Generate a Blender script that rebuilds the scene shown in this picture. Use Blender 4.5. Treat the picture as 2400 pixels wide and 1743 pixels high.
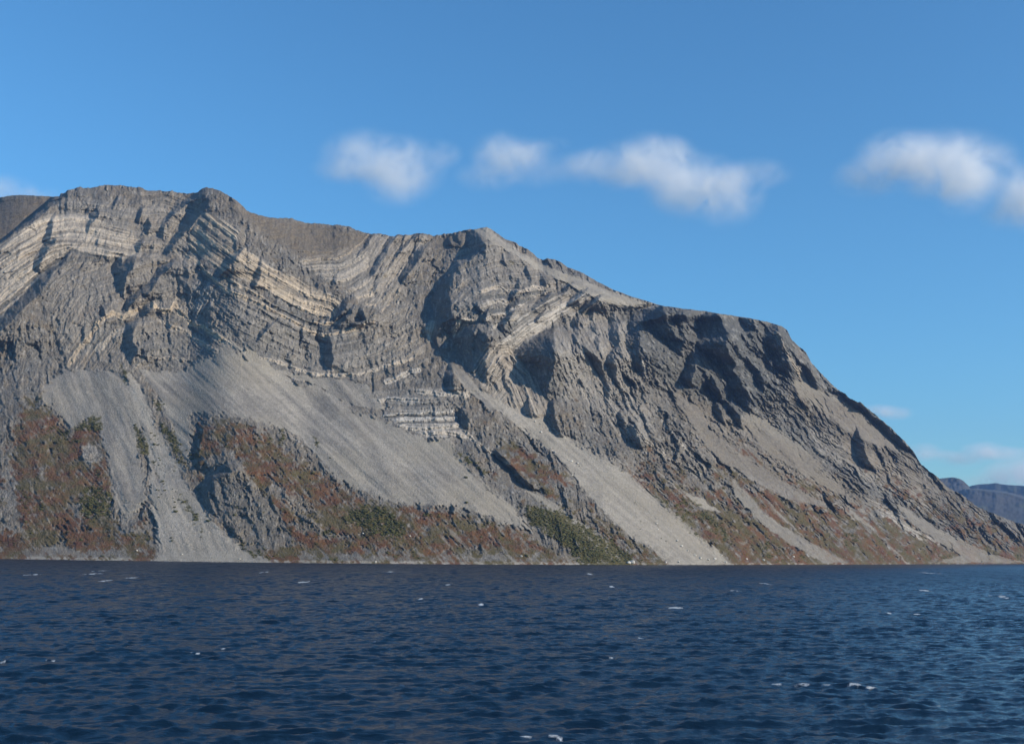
import bpy, math
import numpy as np
from mathutils import Matrix, Vector

sc = bpy.context.scene
for o in list(bpy.data.objects):
    bpy.data.objects.remove(o, do_unlink=True)
COL = sc.collection

# ------------------------------------------------------------------ camera
W0, H0, F = 2400.0, 1743.0, 2573.0            # photo size and focal length in photo pixels
CAMH = 27.0
PITCH = math.atan((871.5 - 1282.0) / -F)
ROLL = math.atan(28.0 / 2400.0)
fwd = np.array([0, math.cos(PITCH), math.sin(PITCH)])
up0 = np.array([0, -math.sin(PITCH), math.cos(PITCH)])
rt0 = np.array([1.0, 0, 0])
rgt = rt0 * math.cos(ROLL) + up0 * math.sin(ROLL)
upv = up0 * math.cos(ROLL) - rt0 * math.sin(ROLL)
cd = bpy.data.cameras.new('camera')
cam = bpy.data.objects.new('camera', cd)
COL.objects.link(cam)
cd.sensor_width = 36.0
cd.lens = 36.0 * F / W0
cd.clip_start = 0.5
cd.clip_end = 60000
M = Matrix.Identity(4)
for i in range(3):
    M[i][0] = rgt[i]; M[i][1] = upv[i]; M[i][2] = -fwd[i]
M[2][3] = CAMH
cam.matrix_world = M
sc.camera = cam

# ------------------------------------------------------------------ sky, sun, exposure
SUN_AZ = math.radians(64)      # to the right of straight behind the camera
SUN_EL = math.radians(24)
sv = Vector((math.sin(SUN_AZ) * math.cos(SUN_EL), -math.cos(SUN_AZ) * math.cos(SUN_EL), math.sin(SUN_EL)))
w = bpy.data.worlds.new('World')
sc.world = w
w.use_nodes = True
nt = w.node_tree
nt.nodes.clear()
sky = nt.nodes.new('ShaderNodeTexSky')
sky.sky_type = 'NISHITA'
sky.sun_disc = False
sky.sun_elevation = SUN_EL
sky.sun_rotation = math.atan2(sv.x, sv.y)
sky.altitude = 0
sky.air_density = 1.25
sky.dust_density = 0.0
sky.ozone_density = 9.0
bg = nt.nodes.new('ShaderNodeBackground')
bg.inputs['Strength'].default_value = 0.128
wo = nt.nodes.new('ShaderNodeOutputWorld')
tint = nt.nodes.new('ShaderNodeMix')
tint.data_type = 'RGBA'; tint.blend_type = 'MULTIPLY'; tint.inputs[0].default_value = 1.0
tint.inputs[7].default_value = (0.90, 1.15, 1.08, 1.0)       # colour balance applied to the sky
nt.links.new(sky.outputs[0], tint.inputs[6])
nt.links.new(tint.outputs[2], bg.inputs[0])
nt.links.new(bg.outputs[0], wo.inputs[0])
sd_ = bpy.data.lights.new('sun', 'SUN')
sd_.energy = 5.0
sd_.angle = math.radians(0.5)
sd_.color = (1.0, 0.875, 0.71)
sun = bpy.data.objects.new('sun', sd_)
COL.objects.link(sun)
sun.rotation_euler = sv.to_track_quat('Z', 'Y').to_euler()
sun.location = (0, 0, 3000)
sc.view_settings.view_transform = 'Standard'
sc.view_settings.look = 'None'
sc.view_settings.exposure = 0.30
sc.view_settings.gamma = 1.0
sc.render.engine = 'CYCLES'
sc.cycles.volume_bounces = 6
sc.cycles.use_denoising = True
sc.cycles.sample_clamp_indirect = 2.0
sc.cycles.sample_clamp_direct = 6.0
sc.cycles.max_bounces = 8

# ------------------------------------------------------------------ helpers
def hvec(px, py):
    """photo pixel -> horizontal unit direction (x, y) and tangent of elevation"""
    u = (px - W0 / 2) / F
    v = (H0 / 2 - py) / F
    dx = rgt[0] * u + upv[0] * v + fwd[0]
    dy = rgt[1] * u + upv[1] * v + fwd[1]
    dz = rgt[2] * u + upv[2] * v + fwd[2]
    h = np.sqrt(dx * dx + dy * dy)
    return dx / h, dy / h, dz / h

def perlin(x, y, seed=0):
    r = np.random.RandomState(seed)
    n = 256
    ang = r.rand(n, n) * 2 * np.pi
    gx, gy = np.cos(ang), np.sin(ang)
    x0 = np.floor(x).astype(np.int64); y0 = np.floor(y).astype(np.int64)
    fx = x - x0; fy = y - y0
    ux = fx * fx * fx * (fx * (fx * 6 - 15) + 10); uy = fy * fy * fy * (fy * (fy * 6 - 15) + 10)
    xa, xb, ya, yb = x0 % n, (x0 + 1) % n, y0 % n, (y0 + 1) % n
    a = gx[xa, ya] * fx + gy[xa, ya] * fy
    b = gx[xb, ya] * (fx - 1) + gy[xb, ya] * fy
    c = gx[xa, yb] * fx + gy[xa, yb] * (fy - 1)
    d = gx[xb, yb] * (fx - 1) + gy[xb, yb] * (fy - 1)
    return ((a + (b - a) * ux) * (1 - uy) + (c + (d - c) * ux) * uy) * 1.5

def fbm(x, y, oct=4, seed=0, gain=0.5, ridged=False):
    s = 0; a = 1.0; t = 0
    for i in range(oct):
        p = perlin(x * 2 ** i + 17.3 * i, y * 2 ** i - 9.1 * i, seed + i)
        s = s + a * ((1 - 2.2 * np.abs(p)) if ridged else p)
        t += a; a *= gain
    return s / t

def sstep(a, b, x):
    t = np.clip((x - a) / (b - a), 0, 1)
    return t * t * (3 - 2 * t)

def seg_dist(px, py, pts, closed=False):
    """unsigned distance, signed side of the nearest segment, and position along the line"""
    best = np.full(px.shape, 1e9); side = np.zeros(px.shape); par = np.zeros(px.shape)
    P = list(pts) + ([pts[0]] if closed else [])
    acc = 0.0
    for (x0, y0), (x1, y1) in zip(P[:-1], P[1:]):
        ex, ey = x1 - x0, y1 - y0
        l2 = ex * ex + ey * ey + 1e-9
        t = np.clip(((px - x0) * ex + (py - y0) * ey) / l2, 0, 1)
        dx = px - x0 - t * ex; dy = py - y0 - t * ey
        d = np.sqrt(dx * dx + dy * dy)
        m = d < best
        best = np.where(m, d, best)
        side = np.where(m, np.sign(ex * (py - y0) - ey * (px - x0)), side)
        par = np.where(m, acc + t * math.sqrt(l2), par)
        acc += math.sqrt(l2)
    return best, side, par

def inside(px, py, pts):
    r = np.zeros(px.shape, bool)
    n = len(pts)
    for i in range(n):
        x0, y0 = pts[i]; x1, y1 = pts[(i + 1) % n]
        if y0 == y1: continue
        c = ((y0 > py) != (y1 > py)) & (px < (x1 - x0) * (py - y0) / (y1 - y0) + x0)
        r ^= c
    return r

def link(ob):
    COL.objects.link(ob); return ob

def grid_mesh(name, X, Y, Z, attrs=None, mat=None):
    """X, Y, Z are (rows, cols) arrays"""
    R, C = X.shape
    me = bpy.data.meshes.new(name)
    co = np.stack([X, Y, Z], -1).reshape(-1, 3).astype(np.float32)
    me.vertices.add(R * C)
    me.vertices.foreach_set('co', co.ravel())
    i = np.arange(R - 1)[:, None] * C + np.arange(C - 1)[None, :]
    q = np.stack([i, i + 1, i + C + 1, i + C], -1).reshape(-1, 4)
    nf = len(q)
    me.loops.add(nf * 4)
    me.loops.foreach_set('vertex_index', q.ravel().astype(np.int32))
    me.polygons.add(nf)
    me.polygons.foreach_set('loop_start', (np.arange(nf) * 4).astype(np.int32))
    me.polygons.foreach_set('loop_total', np.full(nf, 4, np.int32))
    me.polygons.foreach_set('use_smooth', np.ones(nf, bool))
    me.update(calc_edges=True)
    for k, v in (attrs or {}).items():
        a = me.attributes.new(k, 'FLOAT_COLOR', 'POINT')
        a.data.foreach_set('color', v.reshape(-1, 4).astype(np.float32).ravel())
    if mat: me.materials.append(mat)
    return link(bpy.data.objects.new(name, me))

class NT:
    """small node-writing helper"""
    def __init__(s, name):
        s.m = bpy.data.materials.new(name); s.m.use_nodes = True
        s.t = s.m.node_tree; s.t.nodes.clear()
    def n(s, typ, ins=None, **kw):
        nd = s.t.nodes.new(typ)
        for k, v in kw.items(): setattr(nd, k, v)
        for k, v in (ins or {}).items():
            if hasattr(v, 'is_output'): s.t.links.new(v, nd.inputs[k])
            else: nd.inputs[k].default_value = v
        return nd
    def math(s, op, a, b=0.0, c=None, clamp=False):
        ins = {0: a, 1: b}
        if c is not None: ins[2] = c
        return s.n('ShaderNodeMath', ins, operation=op, use_clamp=clamp).outputs[0]
    def noise(s, vec, scale, detail=4, rough=0.55, typ='FBM'):
        nd = s.n('ShaderNodeTexNoise', {'Vector': vec, 'Scale': scale, 'Detail': detail, 'Roughness': rough})
        return nd.outputs['Fac']
    def mix(s, f, a, b, mode='MIX'):
        nd = s.n('ShaderNodeMix', data_type='RGBA', blend_type=mode)
        for sock, v in ((nd.inputs[0], f), (nd.inputs[6], a), (nd.inputs[7], b)):
            if hasattr(v, 'is_output'): s.t.links.new(v, sock)
            elif isinstance(v, tuple): sock.default_value = (*v, 1.0) if len(v) == 3 else v
            else: sock.default_value = v
        return nd.outputs[2]
    def rng(s, v, a, b, lo=0.0, hi=1.0):
        return s.n('ShaderNodeMapRange', {0: v, 1: a, 2: b, 3: lo, 4: hi}, clamp=True).outputs[0]

# ------------------------------------------------------------------ traced outlines (photo pixels)
SKY = [(-420,520),(-300,500),(-100,472),(0,463),(26,458),(50,457),(86,459),(126,461),(139,460),(142,455),(153,451),(156,447),(172,442),(185,439),(198,440),(212,441),(225,439),(235,435),(258,433),(271,435),(288,435),(300,438),(334,440),(338,444),(362,448),(376,446),(387,449),(404,447),(407,450),(442,454),(464,450),(475,443),(482,440),(493,441),(504,444),(518,449),(531,455),(551,468),(560,474),(579,493),(591,499),(609,505),(628,509),(655,511),(683,511),(690,515),(716,521),(738,524),(764,526),(780,528),(784,526),(800,527),(818,532),(837,539),(858,545),(873,548),(886,547),(898,549),(924,554),(931,550),(964,551),(977,547),(1005,548),(1016,553),(1045,548),(1078,543),(1097,537),(1111,538),(1127,534),(1140,532),(1151,537),(1166,548),(1184,560),(1209,569),(1217,576),(1233,582),(1246,591),(1260,604),(1272,609),(1283,606),(1300,608),(1311,612),(1330,626),(1367,640),(1400,660),(1441,680),(1478,694),(1518,706),(1549,716),(1601,723),(1647,728),(1694,736),(1740,743),(1780,750),(1811,758),(1833,765),(1845,774),(1854,793),(1867,807),(1888,824),(1900,846),(1917,868),(1940,890),(1967,915),(2000,937),(2017,943),(2034,958),(2077,992),(2100,1014),(2120,1034),(2140,1057),(2157,1084),(2177,1102),(2200,1120),(2220,1140),(2261,1164),(2294,1189),(2321,1200),(2351,1210),(2377,1222),(2400,1229),(2500,1256),(2600,1280),(2760,1304)]
SHORE_R = [(-420,2120),(0,1878),(400,1754),(800,1680),(1200,1737),(1600,1940),(2000,2400),(2400,3158),(2760,4000)]   # distance of the shoreline
# shaded left flanks of ribs: rows of (y, x left edge, x right edge = crest)
RAMPS = [
 [(589,166,168),(600,151,160),(618,131,146),(637,102,127),(655,78,117),(673,68,107),(691,53,92),(708,38,71),(724,18,52),(740,5,37),(755,-12,25),(770,-30,8),(800,-70,-30)],
 [(502,127,131),(518,117,126),(531,111,125),(546,107,120),(562,99,116)],
 [(562,116,132),(573,100,127),(582,94,115),(591,88,110),(600,83,105),(609,79,99),(618,77,94),(628,81,93),(638,92,95)],
 [(446,153,157),(454,142,157),(462,128,144),(470,115,128)],[(472,126,139),(478,108,135),(485,100,118)],
 [(487,102,114),(498,90,107),(509,72,93),(518,61,82),(528,52,67),(540,38,46),(556,6,14),(568,-6,7),(590,-40,-25)],
 [(492,224,230),(500,209,231),(509,212,228),(518,208,219),(528,201,211),(540,201,208)],
 [(462,273,277),(473,264,273),(484,258,266)],[(484,333,338),(495,323,335),(509,318,329),(520,318,326)],
 [(515,344,350),(527,338,357),(543,336,350)],[(556,332,337),(566,320,338),(574,312,335),(583,318,328)],
 [(443,470,476),(454,451,470),(464,437,462),(473,427,446),(482,416,435),(491,405,422),(500,394,412),(509,386,401),(518,378,392),(528,374,384),(548,371,383),(558,375,383)],
 [(473,479,485),(482,471,485),(491,463,481),(500,458,471),(509,446,468),(518,431,458),(527,428,451),(537,420,445),(546,412,432),(555,408,428),(564,399,417),(573,392,409),(582,386,404),(590,387,395)],
 [(577,569,578),(586,558,570),(593,546,565),(600,533,556),(609,527,550),(618,521,541),(628,510,536),(638,507,527),(641,512,518)],
 [(604,608,612),(618,605,613),(637,602,612),(655,594,608),(671,588,601)],
 [(598,308,322),(608,294,320),(616,284,318),(631,277,310),(647,274,298),(662,272,297),(678,276,292),(693,283,292),(700,289,293)],
 [(604,276,287),(620,263,284),(640,262,275)],
 [(611,400,411),(618,384,408),(625,370,404),(637,363,393),(650,357,374),(662,343,367),(675,335,359),(688,331,349)],
 [(680,322,334),(693,308,328),(708,292,312),(726,294,303)],
 [(710,346,359),(724,328,357),(737,325,341)],
 [(747,318,328),(758,296,322),(770,291,316),(786,291,310),(801,292,313),(817,295,325),(832,298,320),(849,303,311)],
 [(753,638,646),(770,617,631),(786,604,615),(797,599,606)],
 [(784,763,769),(805,763,778),(820,762,779),(836,759,780),(851,759,779),(862,769,778)],
 [(699,808,815),(712,797,815),(721,788,811),(731,780,805),(741,778,794)],
 [(720,817,828),(734,812,825),(746,797,814),(760,780,798)],[(721,840,848),(737,840,857),(750,844,860),(759,818,836)],
 [(550,868,875),(564,858,869),(576,850,862),(589,841,850),(599,835,841)],
 [(554,912,930),(560,907,925),(573,901,916),(589,892,909),(604,885,900),(620,878,892),(635,869,883),(646,866,873)],
 [(567,996,1007),(580,982,999),(592,974,993),(604,966,985),(620,954,974),(635,942,965),(648,935,956),(662,942,953)],
 [(547,970,983),(558,965,977),(567,953,963),(580,938,949),(592,930,937)],
 [(545,1099,1116),(551,1093,1122),(560,1092,1129),(569,1091,1136),(577,1093,1141),(584,1097,1138),(591,1097,1122),(598,1090,1117),(606,1076,1108),(613,1060,1092),(620,1057,1080),(628,1050,1072),(637,1047,1067),(646,1037,1065),(655,1033,1062),(664,1025,1059),(673,1022,1057),(682,1020,1055),(691,1016,1054),(700,1010,1056),(710,1008,1061),(719,1011,1060),(728,1016,1060),(737,1016,1060),(746,1018,1056),(755,1018,1040),(764,1015,1030),(789,1013,1025),(805,1018,1027),(822,1030,1038)],
 [(553,1062,1074),(565,1066,1074)],[(561,1044,1056),(573,1042,1060)],
 [(763,1096,1119),(777,1074,1112),(789,1058,1108),(805,1064,1108),(820,1070,1106),(836,1074,1112),(851,1084,1116),(869,1100,1113)],
 [(777,1120,1129),(789,1116,1144),(800,1112,1140),(820,1112,1134),(836,1113,1131),(852,1116,1126)],
 [(803,1138,1151),(830,1130,1144),(850,1124,1141),(870,1120,1143),(885,1127,1141),(897,1137,1142)],
 [(764,1292,1296),(774,1278,1297),(781,1260,1298),(788,1243,1299),(796,1232,1300),(805,1223,1301),(814,1214,1302),(823,1205,1302),(832,1204,1302),(841,1215,1301),(850,1226,1300),(859,1232,1299),(868,1239,1297),(878,1246,1293),(887,1250,1290),(896,1254,1288),(905,1262,1287),(914,1267,1286),(927,1276,1283)],
 [(744,1340,1353),(759,1336,1356),(768,1345,1357),(778,1343,1356),(788,1341,1354),(800,1343,1352)],
 [(804,1352,1360),(814,1358,1374),(823,1367,1384),(832,1375,1395),(841,1383,1403),(850,1389,1409),(859,1394,1411),(868,1398,1414),(878,1402,1418),(887,1408,1421),(896,1413,1425),(905,1416,1428),(914,1418,1430),(923,1420,1430),(932,1423,1428)],
 [(757,1384,1393),(766,1376,1399),(775,1383,1403),(782,1396,1405)],
 [(733,1433,1443),(745,1427,1447),(752,1426,1454),(759,1425,1453),(768,1425,1451),(778,1426,1450),(787,1429,1451),(796,1433,1452),(805,1438,1451),(812,1442,1448)],
 [(788,1394,1408),(805,1393,1406),(818,1395,1402)],
 [(821,1430,1439),(832,1424,1441),(841,1418,1443),(850,1417,1444),(859,1425,1444),(868,1429,1445),(878,1432,1447),(887,1436,1448),(900,1444,1448)],
 [(724,1496,1556),(730,1484,1557),(737,1475,1558),(744,1471,1540),(752,1470,1508),(759,1471,1507),(768,1470,1503),(778,1469,1500),(787,1468,1500),(796,1467,1500),(805,1466,1500),(814,1467,1499),(823,1472,1498),(832,1478,1498),(841,1483,1503),(850,1486,1505),(859,1489,1507),(868,1491,1508),(878,1496,1511),(887,1503,1515),(898,1512,1519)],
 [(718,1546,1553),(727,1533,1559),(736,1522,1560),(746,1518,1562),(755,1522,1566),(764,1520,1573),(773,1524,1575),(782,1536,1580),(791,1547,1586),(800,1560,1603),(809,1568,1600),(818,1578,1599),(829,1589,1601)],
 [(728,1590,1598),(736,1582,1602),(746,1578,1609),(756,1580,1597),(769,1590,1603),(782,1592,1603),(807,1598,1605)],
 [(734,1642,1680),(745,1641,1687),(755,1640,1693),(764,1639,1698),(773,1638,1704),(782,1636,1712),(791,1634,1708),(800,1632,1703),(809,1631,1705),(818,1635,1706),(827,1652,1708),(836,1664,1711),(846,1678,1721),(855,1684,1726),(864,1690,1720),(873,1696,1722),(882,1703,1732),(891,1708,1736),(900,1709,1739),(909,1709,1744),(918,1713,1755),(928,1718,1758),(937,1722,1758),(946,1733,1757),(955,1742,1756),(964,1750,1756)],
 [(743,1731,1764),(755,1733,1768),(764,1738,1769),(773,1744,1768),(782,1749,1766),(791,1754,1771),(802,1760,1773)],
 [(762,1796,1824),(773,1791,1824),(782,1789,1825),(791,1788,1833),(800,1789,1836),(809,1795,1834),(818,1805,1835),(827,1809,1839),(836,1809,1847),(846,1810,1851),(855,1814,1852),(864,1817,1853),(873,1825,1853),(884,1840,1850)],
 [(843,1795,1806),(855,1795,1810),(867,1800,1808)],
 [(842,1744,1755),(855,1751,1765),(864,1759,1774),(873,1768,1782),(882,1771,1786),(891,1773,1791),(900,1777,1792),(913,1784,1792)],
 [(887,1664,1671),(897,1657,1677),(906,1657,1680),(915,1661,1684),(924,1668,1693),(939,1678,1690)],
 [(820,1621,1626),(831,1615,1628),(842,1613,1629),(851,1612,1629),(860,1605,1629),(869,1603,1627),(878,1598,1626),(888,1596,1624),(897,1602,1623),(906,1613,1622)],
 [(938,1686,1700),(955,1700,1719),(970,1711,1731),(985,1722,1736),(1002,1735,1740)],
 [(949,1669,1685),(965,1671,1690),(980,1680,1698),(990,1690,1700)],
 [(965,1447,1456),(983,1449,1460)],[(995,1467,1479),(1013,1470,1491),(1029,1474,1499),(1043,1484,1502)],[(988,1452,1462),(1010,1456,1468),(1030,1463,1472)],
 [(940,1286,1296),(964,1288,1301),(986,1290,1303),(1001,1293,1309),(1019,1302,1315)],
 [(941,1230,1238),(955,1226,1242),(972,1230,1245)],
 [(860,1879,1897),(875,1885,1904),(890,1892,1909),(907,1904,1914)],
 [(927,1974,1986),(937,1988,2001),(950,2008,2024),(965,2022,2040),(980,2040,2060),(992,2052,2075),(1005,2064,2089),(1020,2078,2104),(1035,2094,2119),(1050,2112,2130)],
 [(1011,2004,2013),(1027,2001,2020),(1040,2001,2027),(1054,2004,2029),(1067,2007,2031),(1080,2014,2036),(1096,2031,2045)],
 [(1092,514,537),(1106,502,544),(1116,484,512),(1126,473,496),(1143,470,492),(1158,473,489),(1180,479,493),(1203,495,505)],
 [(1008,468,476),(1040,460,470),(1065,457,466),(1095,462,470)],
 [(1061,1152,1170),(1081,1172,1192),(1097,1187,1205),(1112,1202,1218),(1128,1213,1236),(1145,1240,1255)],
 [(854,1049,1058),(875,1043,1062),(895,1041,1063),(912,1048,1064)],[(963,1072,1085),(985,1077,1100),(1000,1085,1098)],
 [(656,1209,1215),(669,1209,1218),(678,1201,1218),(686,1196,1212),(697,1190,1201)],[(624,1230,1234),(640,1231,1240),(655,1236,1245),(671,1240,1245)],
 [(593,1176,1181),(609,1175,1185),(617,1176,1185)],[(648,1266,1271),(660,1267,1278),(669,1274,1280)],
 [(699,1209,1220),(709,1194,1214),(719,1185,1200),(731,1181,1191)],[(728,1131,1145),(738,1123,1143),(748,1125,1139),(757,1133,1142)],
 [(724,1198,1211),(735,1188,1203),(744,1174,1196),(755,1170,1190),(766,1170,1185),(779,1176,1184)],[(713,1112,1121),(729,1119,1126)],
 [(691,1273,1293),(704,1257,1279),(714,1248,1268),(723,1245,1255)],[(732,1262,1275),(742,1253,1268),(752,1250,1260)],
 [(666,1327,1339),(677,1317,1332),(688,1310,1322)],[(683,1357,1371),(695,1340,1362),(708,1328,1345)],
 [(697,1391,1408),(706,1381,1397),(716,1366,1385),(725,1359,1373)],[(722,1388,1396),(735,1380,1392),(746,1380,1388)],
]
# pale beds: (points, half thickness px, strength, warmth)
BEDS = [
 ([(432,597),(463,616),(481,634),(525,678),(571,696),(617,715),(648,733),(700,761),(739,783),(767,785),(785,783),(822,774),(847,765),(875,755)],5,.75,.8),
 ([(520,645),(560,668),(606,694),(662,728),(702,746),(723,755),(754,759),(790,757)],4,.7,.8),
 ([(640,690),(700,720),(740,740),(775,742)],3,.5,.6),
 ([(160,857),(185,817),(213,786),(235,752),(262,733),(287,743),(309,733),(330,722)],7,.7,.9),
 ([(358,712),(370,726),(395,730),(410,712),(423,735),(447,757),(481,769),(506,786),(525,800)],7,.85,.9),
 ([(525,800),(586,829),(617,841),(646,848),(693,863),(723,876),(754,878),(785,879),(831,877),(878,867),(924,851),(964,842)],4.5,.85,.5),
 ([(370,749),(401,764),(432,776),(463,798),(494,817),(525,829)],6,.6,.6),
 ([(228,820),(256,792),(278,776),(290,776)],8,.55,.4),
 ([(321,832),(370,841),(400,838),(432,843),(478,855),(525,862)],4,.5,.4),
 ([(438,884),(463,888),(494,891)],4,1.2,.1),([(445,879),(480,882)],1.5,1.,.1),
 ([(625,864),(662,876),(702,888),(736,898)],6,.95,.4),
 ([(905,895),(939,882),(960,872),(980,868)],7,.8,.3),
 ([(807,940),(850,944),(878,943),(909,934),(976,937)],6,.75,.2),([(860,955),(915,952)],2,.7,.2),
 ([(979,918),(1017,921),(1057,924),(1094,924)],8,.7,.3),
 ([(900,972),(1063,964)],3,.9,.1),([(920,983),(1070,978)],4,1.0,.1),([(940,1000),(1000,1006),(1075,996)],7,.75,.25),
 ([(1000,1015),(1050,1012),(1105,1025)],7,.9,.4),
 ([(1080,1000),(1110,1030),(1150,1060),(1200,1095)],3,.7,.6),
 ([(1122,686),(1137,680),(1155,676),(1171,673),(1184,680),(1219,684),(1237,678),(1251,671),(1264,677),(1283,671)],5,.7,.5),
 ([(1135,715),(1155,706),(1173,704),(1184,710)],7,.5,.3),([(1182,737),(1209,720),(1237,702),(1264,689),(1279,686)],4,.8,.3),
 ([(1139,749),(1155,742),(1179,739)],7,.6,.4),([(1150,770),(1190,755),(1215,740)],4,.6,.4),
 ([(793,606),(818,591),(846,567),(864,551)],2,.8,.8),([(715,612),(745,605),(793,606)],2.5,.7,.6),([(700,590),(745,592),(780,590)],2,.35,.6),
 ([(770,640),(810,625),(850,600)],4,.45,.3),([(790,662),(830,645),(862,625)],5,.5,.4),([(820,680),(850,668),(868,650)],5,.6,.5),([(840,697),(870,690)],5,.8,.6),([(855,712),(882,716)],4,.8,.7),
 ([(948,660),(940,675),(915,705),(893,732)],3,.6,.8),([(935,700),(925,735),(915,742)],2,.7,.4),([(1000,600),(970,650),(945,690)],2,.35,.5),([(905,600),(880,660),(868,690)],2,.4,.4),([(960,575),(930,620),(900,680)],2,.35,.5),
 ([(0,628),(40,605),(75,590),(110,580)],3,.6,.6),([(0,640),(60,630)],2,.2,.2),
 ([(540,690),(590,712),(640,745),(700,775)],2,.3,.6),
 ([(1165,830),(1150,850),(1135,880)],2,.6,.3),([(1180,825),(1160,860),(1150,900)],2,.7,.3),([(1200,835),(1225,870),(1255,905)],3,.6,.6),
 ([(1480,1000),(1560,1070),(1640,1110)],5,.4,.4),([(1550,985),(1620,1070),(1665,1110)],2.5,.6,.3),
 ([(1700,850),(1720,870)],3,.3,.3),([(1506,850),(1510,870),(1520,885)],3,.9,.3),
 ([(1820,780),(1840,820),(1860,850),(1880,900),(1900,925)],4,.5,.8),([(1870,860),(1895,905)],3,.5,.7),
]
# layered zones: polygon, guide line, spacing px, strength, warmth
ZONES = [
 ([(100,650),(170,600),(300,620),(400,600),(480,640),(560,760),(500,850),(330,870),(160,865)],[(60,900),(160,857),(235,745),(309,720),(410,700),(470,760),(560,840)],9,.13,.3),
 ([(480,640),(600,700),(760,770),(870,750),(960,700),(1000,840),(960,900),(830,890),(700,870),(520,790)],[(470,640),(606,720),(700,765),(767,790),(850,772),(980,700)],9,.17,.25),
 ([(1050,600),(1120,560),(1240,600),(1330,650),(1290,700),(1180,760),(1060,740)],[(1040,740),(1100,680),(1170,655),(1250,650),(1340,640)],9,.17,.3),
 ([(330,450),(470,450),(480,560),(440,640),(340,600)],[(300,520),(380,515),(440,535),(500,590)],8,.2,.4),
 ([(1330,730),(1450,730),(1480,850),(1540,960),(1500,1020),(1400,940),(1330,840)],[(1330,700),(1400,850),(1530,1040)],12,.22,.3),
 ([(1600,960),(1760,980),(1900,1080),(2060,1180),(2000,1240),(1800,1160),(1640,1060)],[(1560,930),(1800,1080),(2080,1240)],10,.16,.3),
 ([(1200,960),(1300,1000),(1420,1060),(1560,1130),(1500,1150),(1380,1110),(1280,1040)],[(1180,950),(1400,1080),(1580,1160)],8,.16,.3),
 ([(-120,650),(0,572),(60,535),(105,505),(130,503),(210,505),(240,520),(300,540),(330,560),(330,600),(260,606),(225,604),(200,592),(172,590),(130,622),(90,652),(60,682),(30,707),(0,745),(-120,840)],
  [(-150,760),(0,630),(60,590),(110,560),(160,550),(220,555),(260,565),(330,578)], 9, .55, .5),
 ([(150,455),(300,470),(340,520),(340,560),(240,515),(130,498)], [(100,520),(160,490),(240,495),(340,520)], 8, .14, .2),
 ([(480,500),(500,505),(540,525),(560,545),(548,585),(570,580),(610,605),(660,640),(700,650),(760,680),(800,705),(790,735),(770,745),(720,735),(660,702),(600,667),(560,652),(510,637),(470,602),(440,592),(440,560),(455,530)],
  [(420,540),(480,590),(560,648),(640,695),(700,730),(760,745)], 8, .62, .78),
 ([(700,610),(760,592),(830,575),(862,590),(868,640),(876,690),(884,722),(860,722),(830,695),(780,662),(735,642)], [(690,640),(745,632),(800,632),(840,605),(880,560)], 9, .3, .4),
 ([(865,555),(1000,550),(1010,570),(960,650),(900,730),(868,700),(870,640)], [(1000,540),(930,640),(870,740)], 8, .22, .3),
 ([(1175,800),(1195,775),(1215,750),(1245,728),(1280,700),(1310,690),(1325,668),(1400,700),(1412,710),(1372,738),(1330,742),(1292,762),(1250,790),(1215,818),(1180,820)],
  [(1160,800),(1230,745),(1290,708),(1350,675)], 10, .55, .25),
 ([(1108,868),(1124,838),(1140,806),(1160,798),(1200,815),(1225,850),(1255,885),(1275,925),(1290,960),(1300,1010),(1285,1003),(1240,975),(1190,955),(1150,930),(1120,890)],
  [(1108,880),(1140,830),(1165,800),(1200,800),(1260,860),(1300,960)], 7, .42, .5),
 ([(1058,786),(1064,766),(1082,744),(1097,742),(1120,749),(1112,757),(1096,757),(1093,764),(1077,780),(1064,790)], [(1058,790),(1082,748),(1120,752)], 6, .75, .6),
 ([(1009,750),(1022,752),(1021,772),(1012,802),(1003,795),(996,778)], [(1020,740),(1005,800)], 8, .6, .6),
 ([(440,680),(470,652),(492,660),(502,690),(495,722),(460,747),(440,722)], [(440,760),(500,640)], 9, .3, -.3),
 ([(900,970),(940,958),(1063,958),(1078,1000),(1106,1032),(1063,1020),(1032,1028),(998,1024),(964,1008),(927,990)], [(880,985),(1110,980)], 8, .5, .15),
 ([(800,925),(1000,905),(1110,910),(1100,955),(900,965)], [(800,940),(1110,935)], 9, .15, .1),
 ([(1300,770),(1420,740),(1470,760),(1480,900),(1540,1010),(1480,1050),(1400,960),(1320,940),(1300,880)], [(1330,740),(1420,900),(1540,1060)], 10, .22, .25),
 ([(2030,1165),(2100,1198),(2160,1248),(2225,1277),(2160,1268),(2070,1213)], [(2020,1170),(2230,1280)], 6, .4, .2),
 ([(190,1050),(215,1040),(232,1060),(225,1085),(200,1080)], [(180,1060),(240,1065)], 6, .25, -.2),
 ([(665,1010),(740,1010),(745,1050),(690,1030)], [(650,1000),(750,1060)], 8, .5, .2),
 ([(1900,1000),(2100,1090),(2200,1150),(2160,1200),(2040,1130),(1920,1060)], [(1880,980),(2200,1180)], 9, .22, .3),
]
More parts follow.
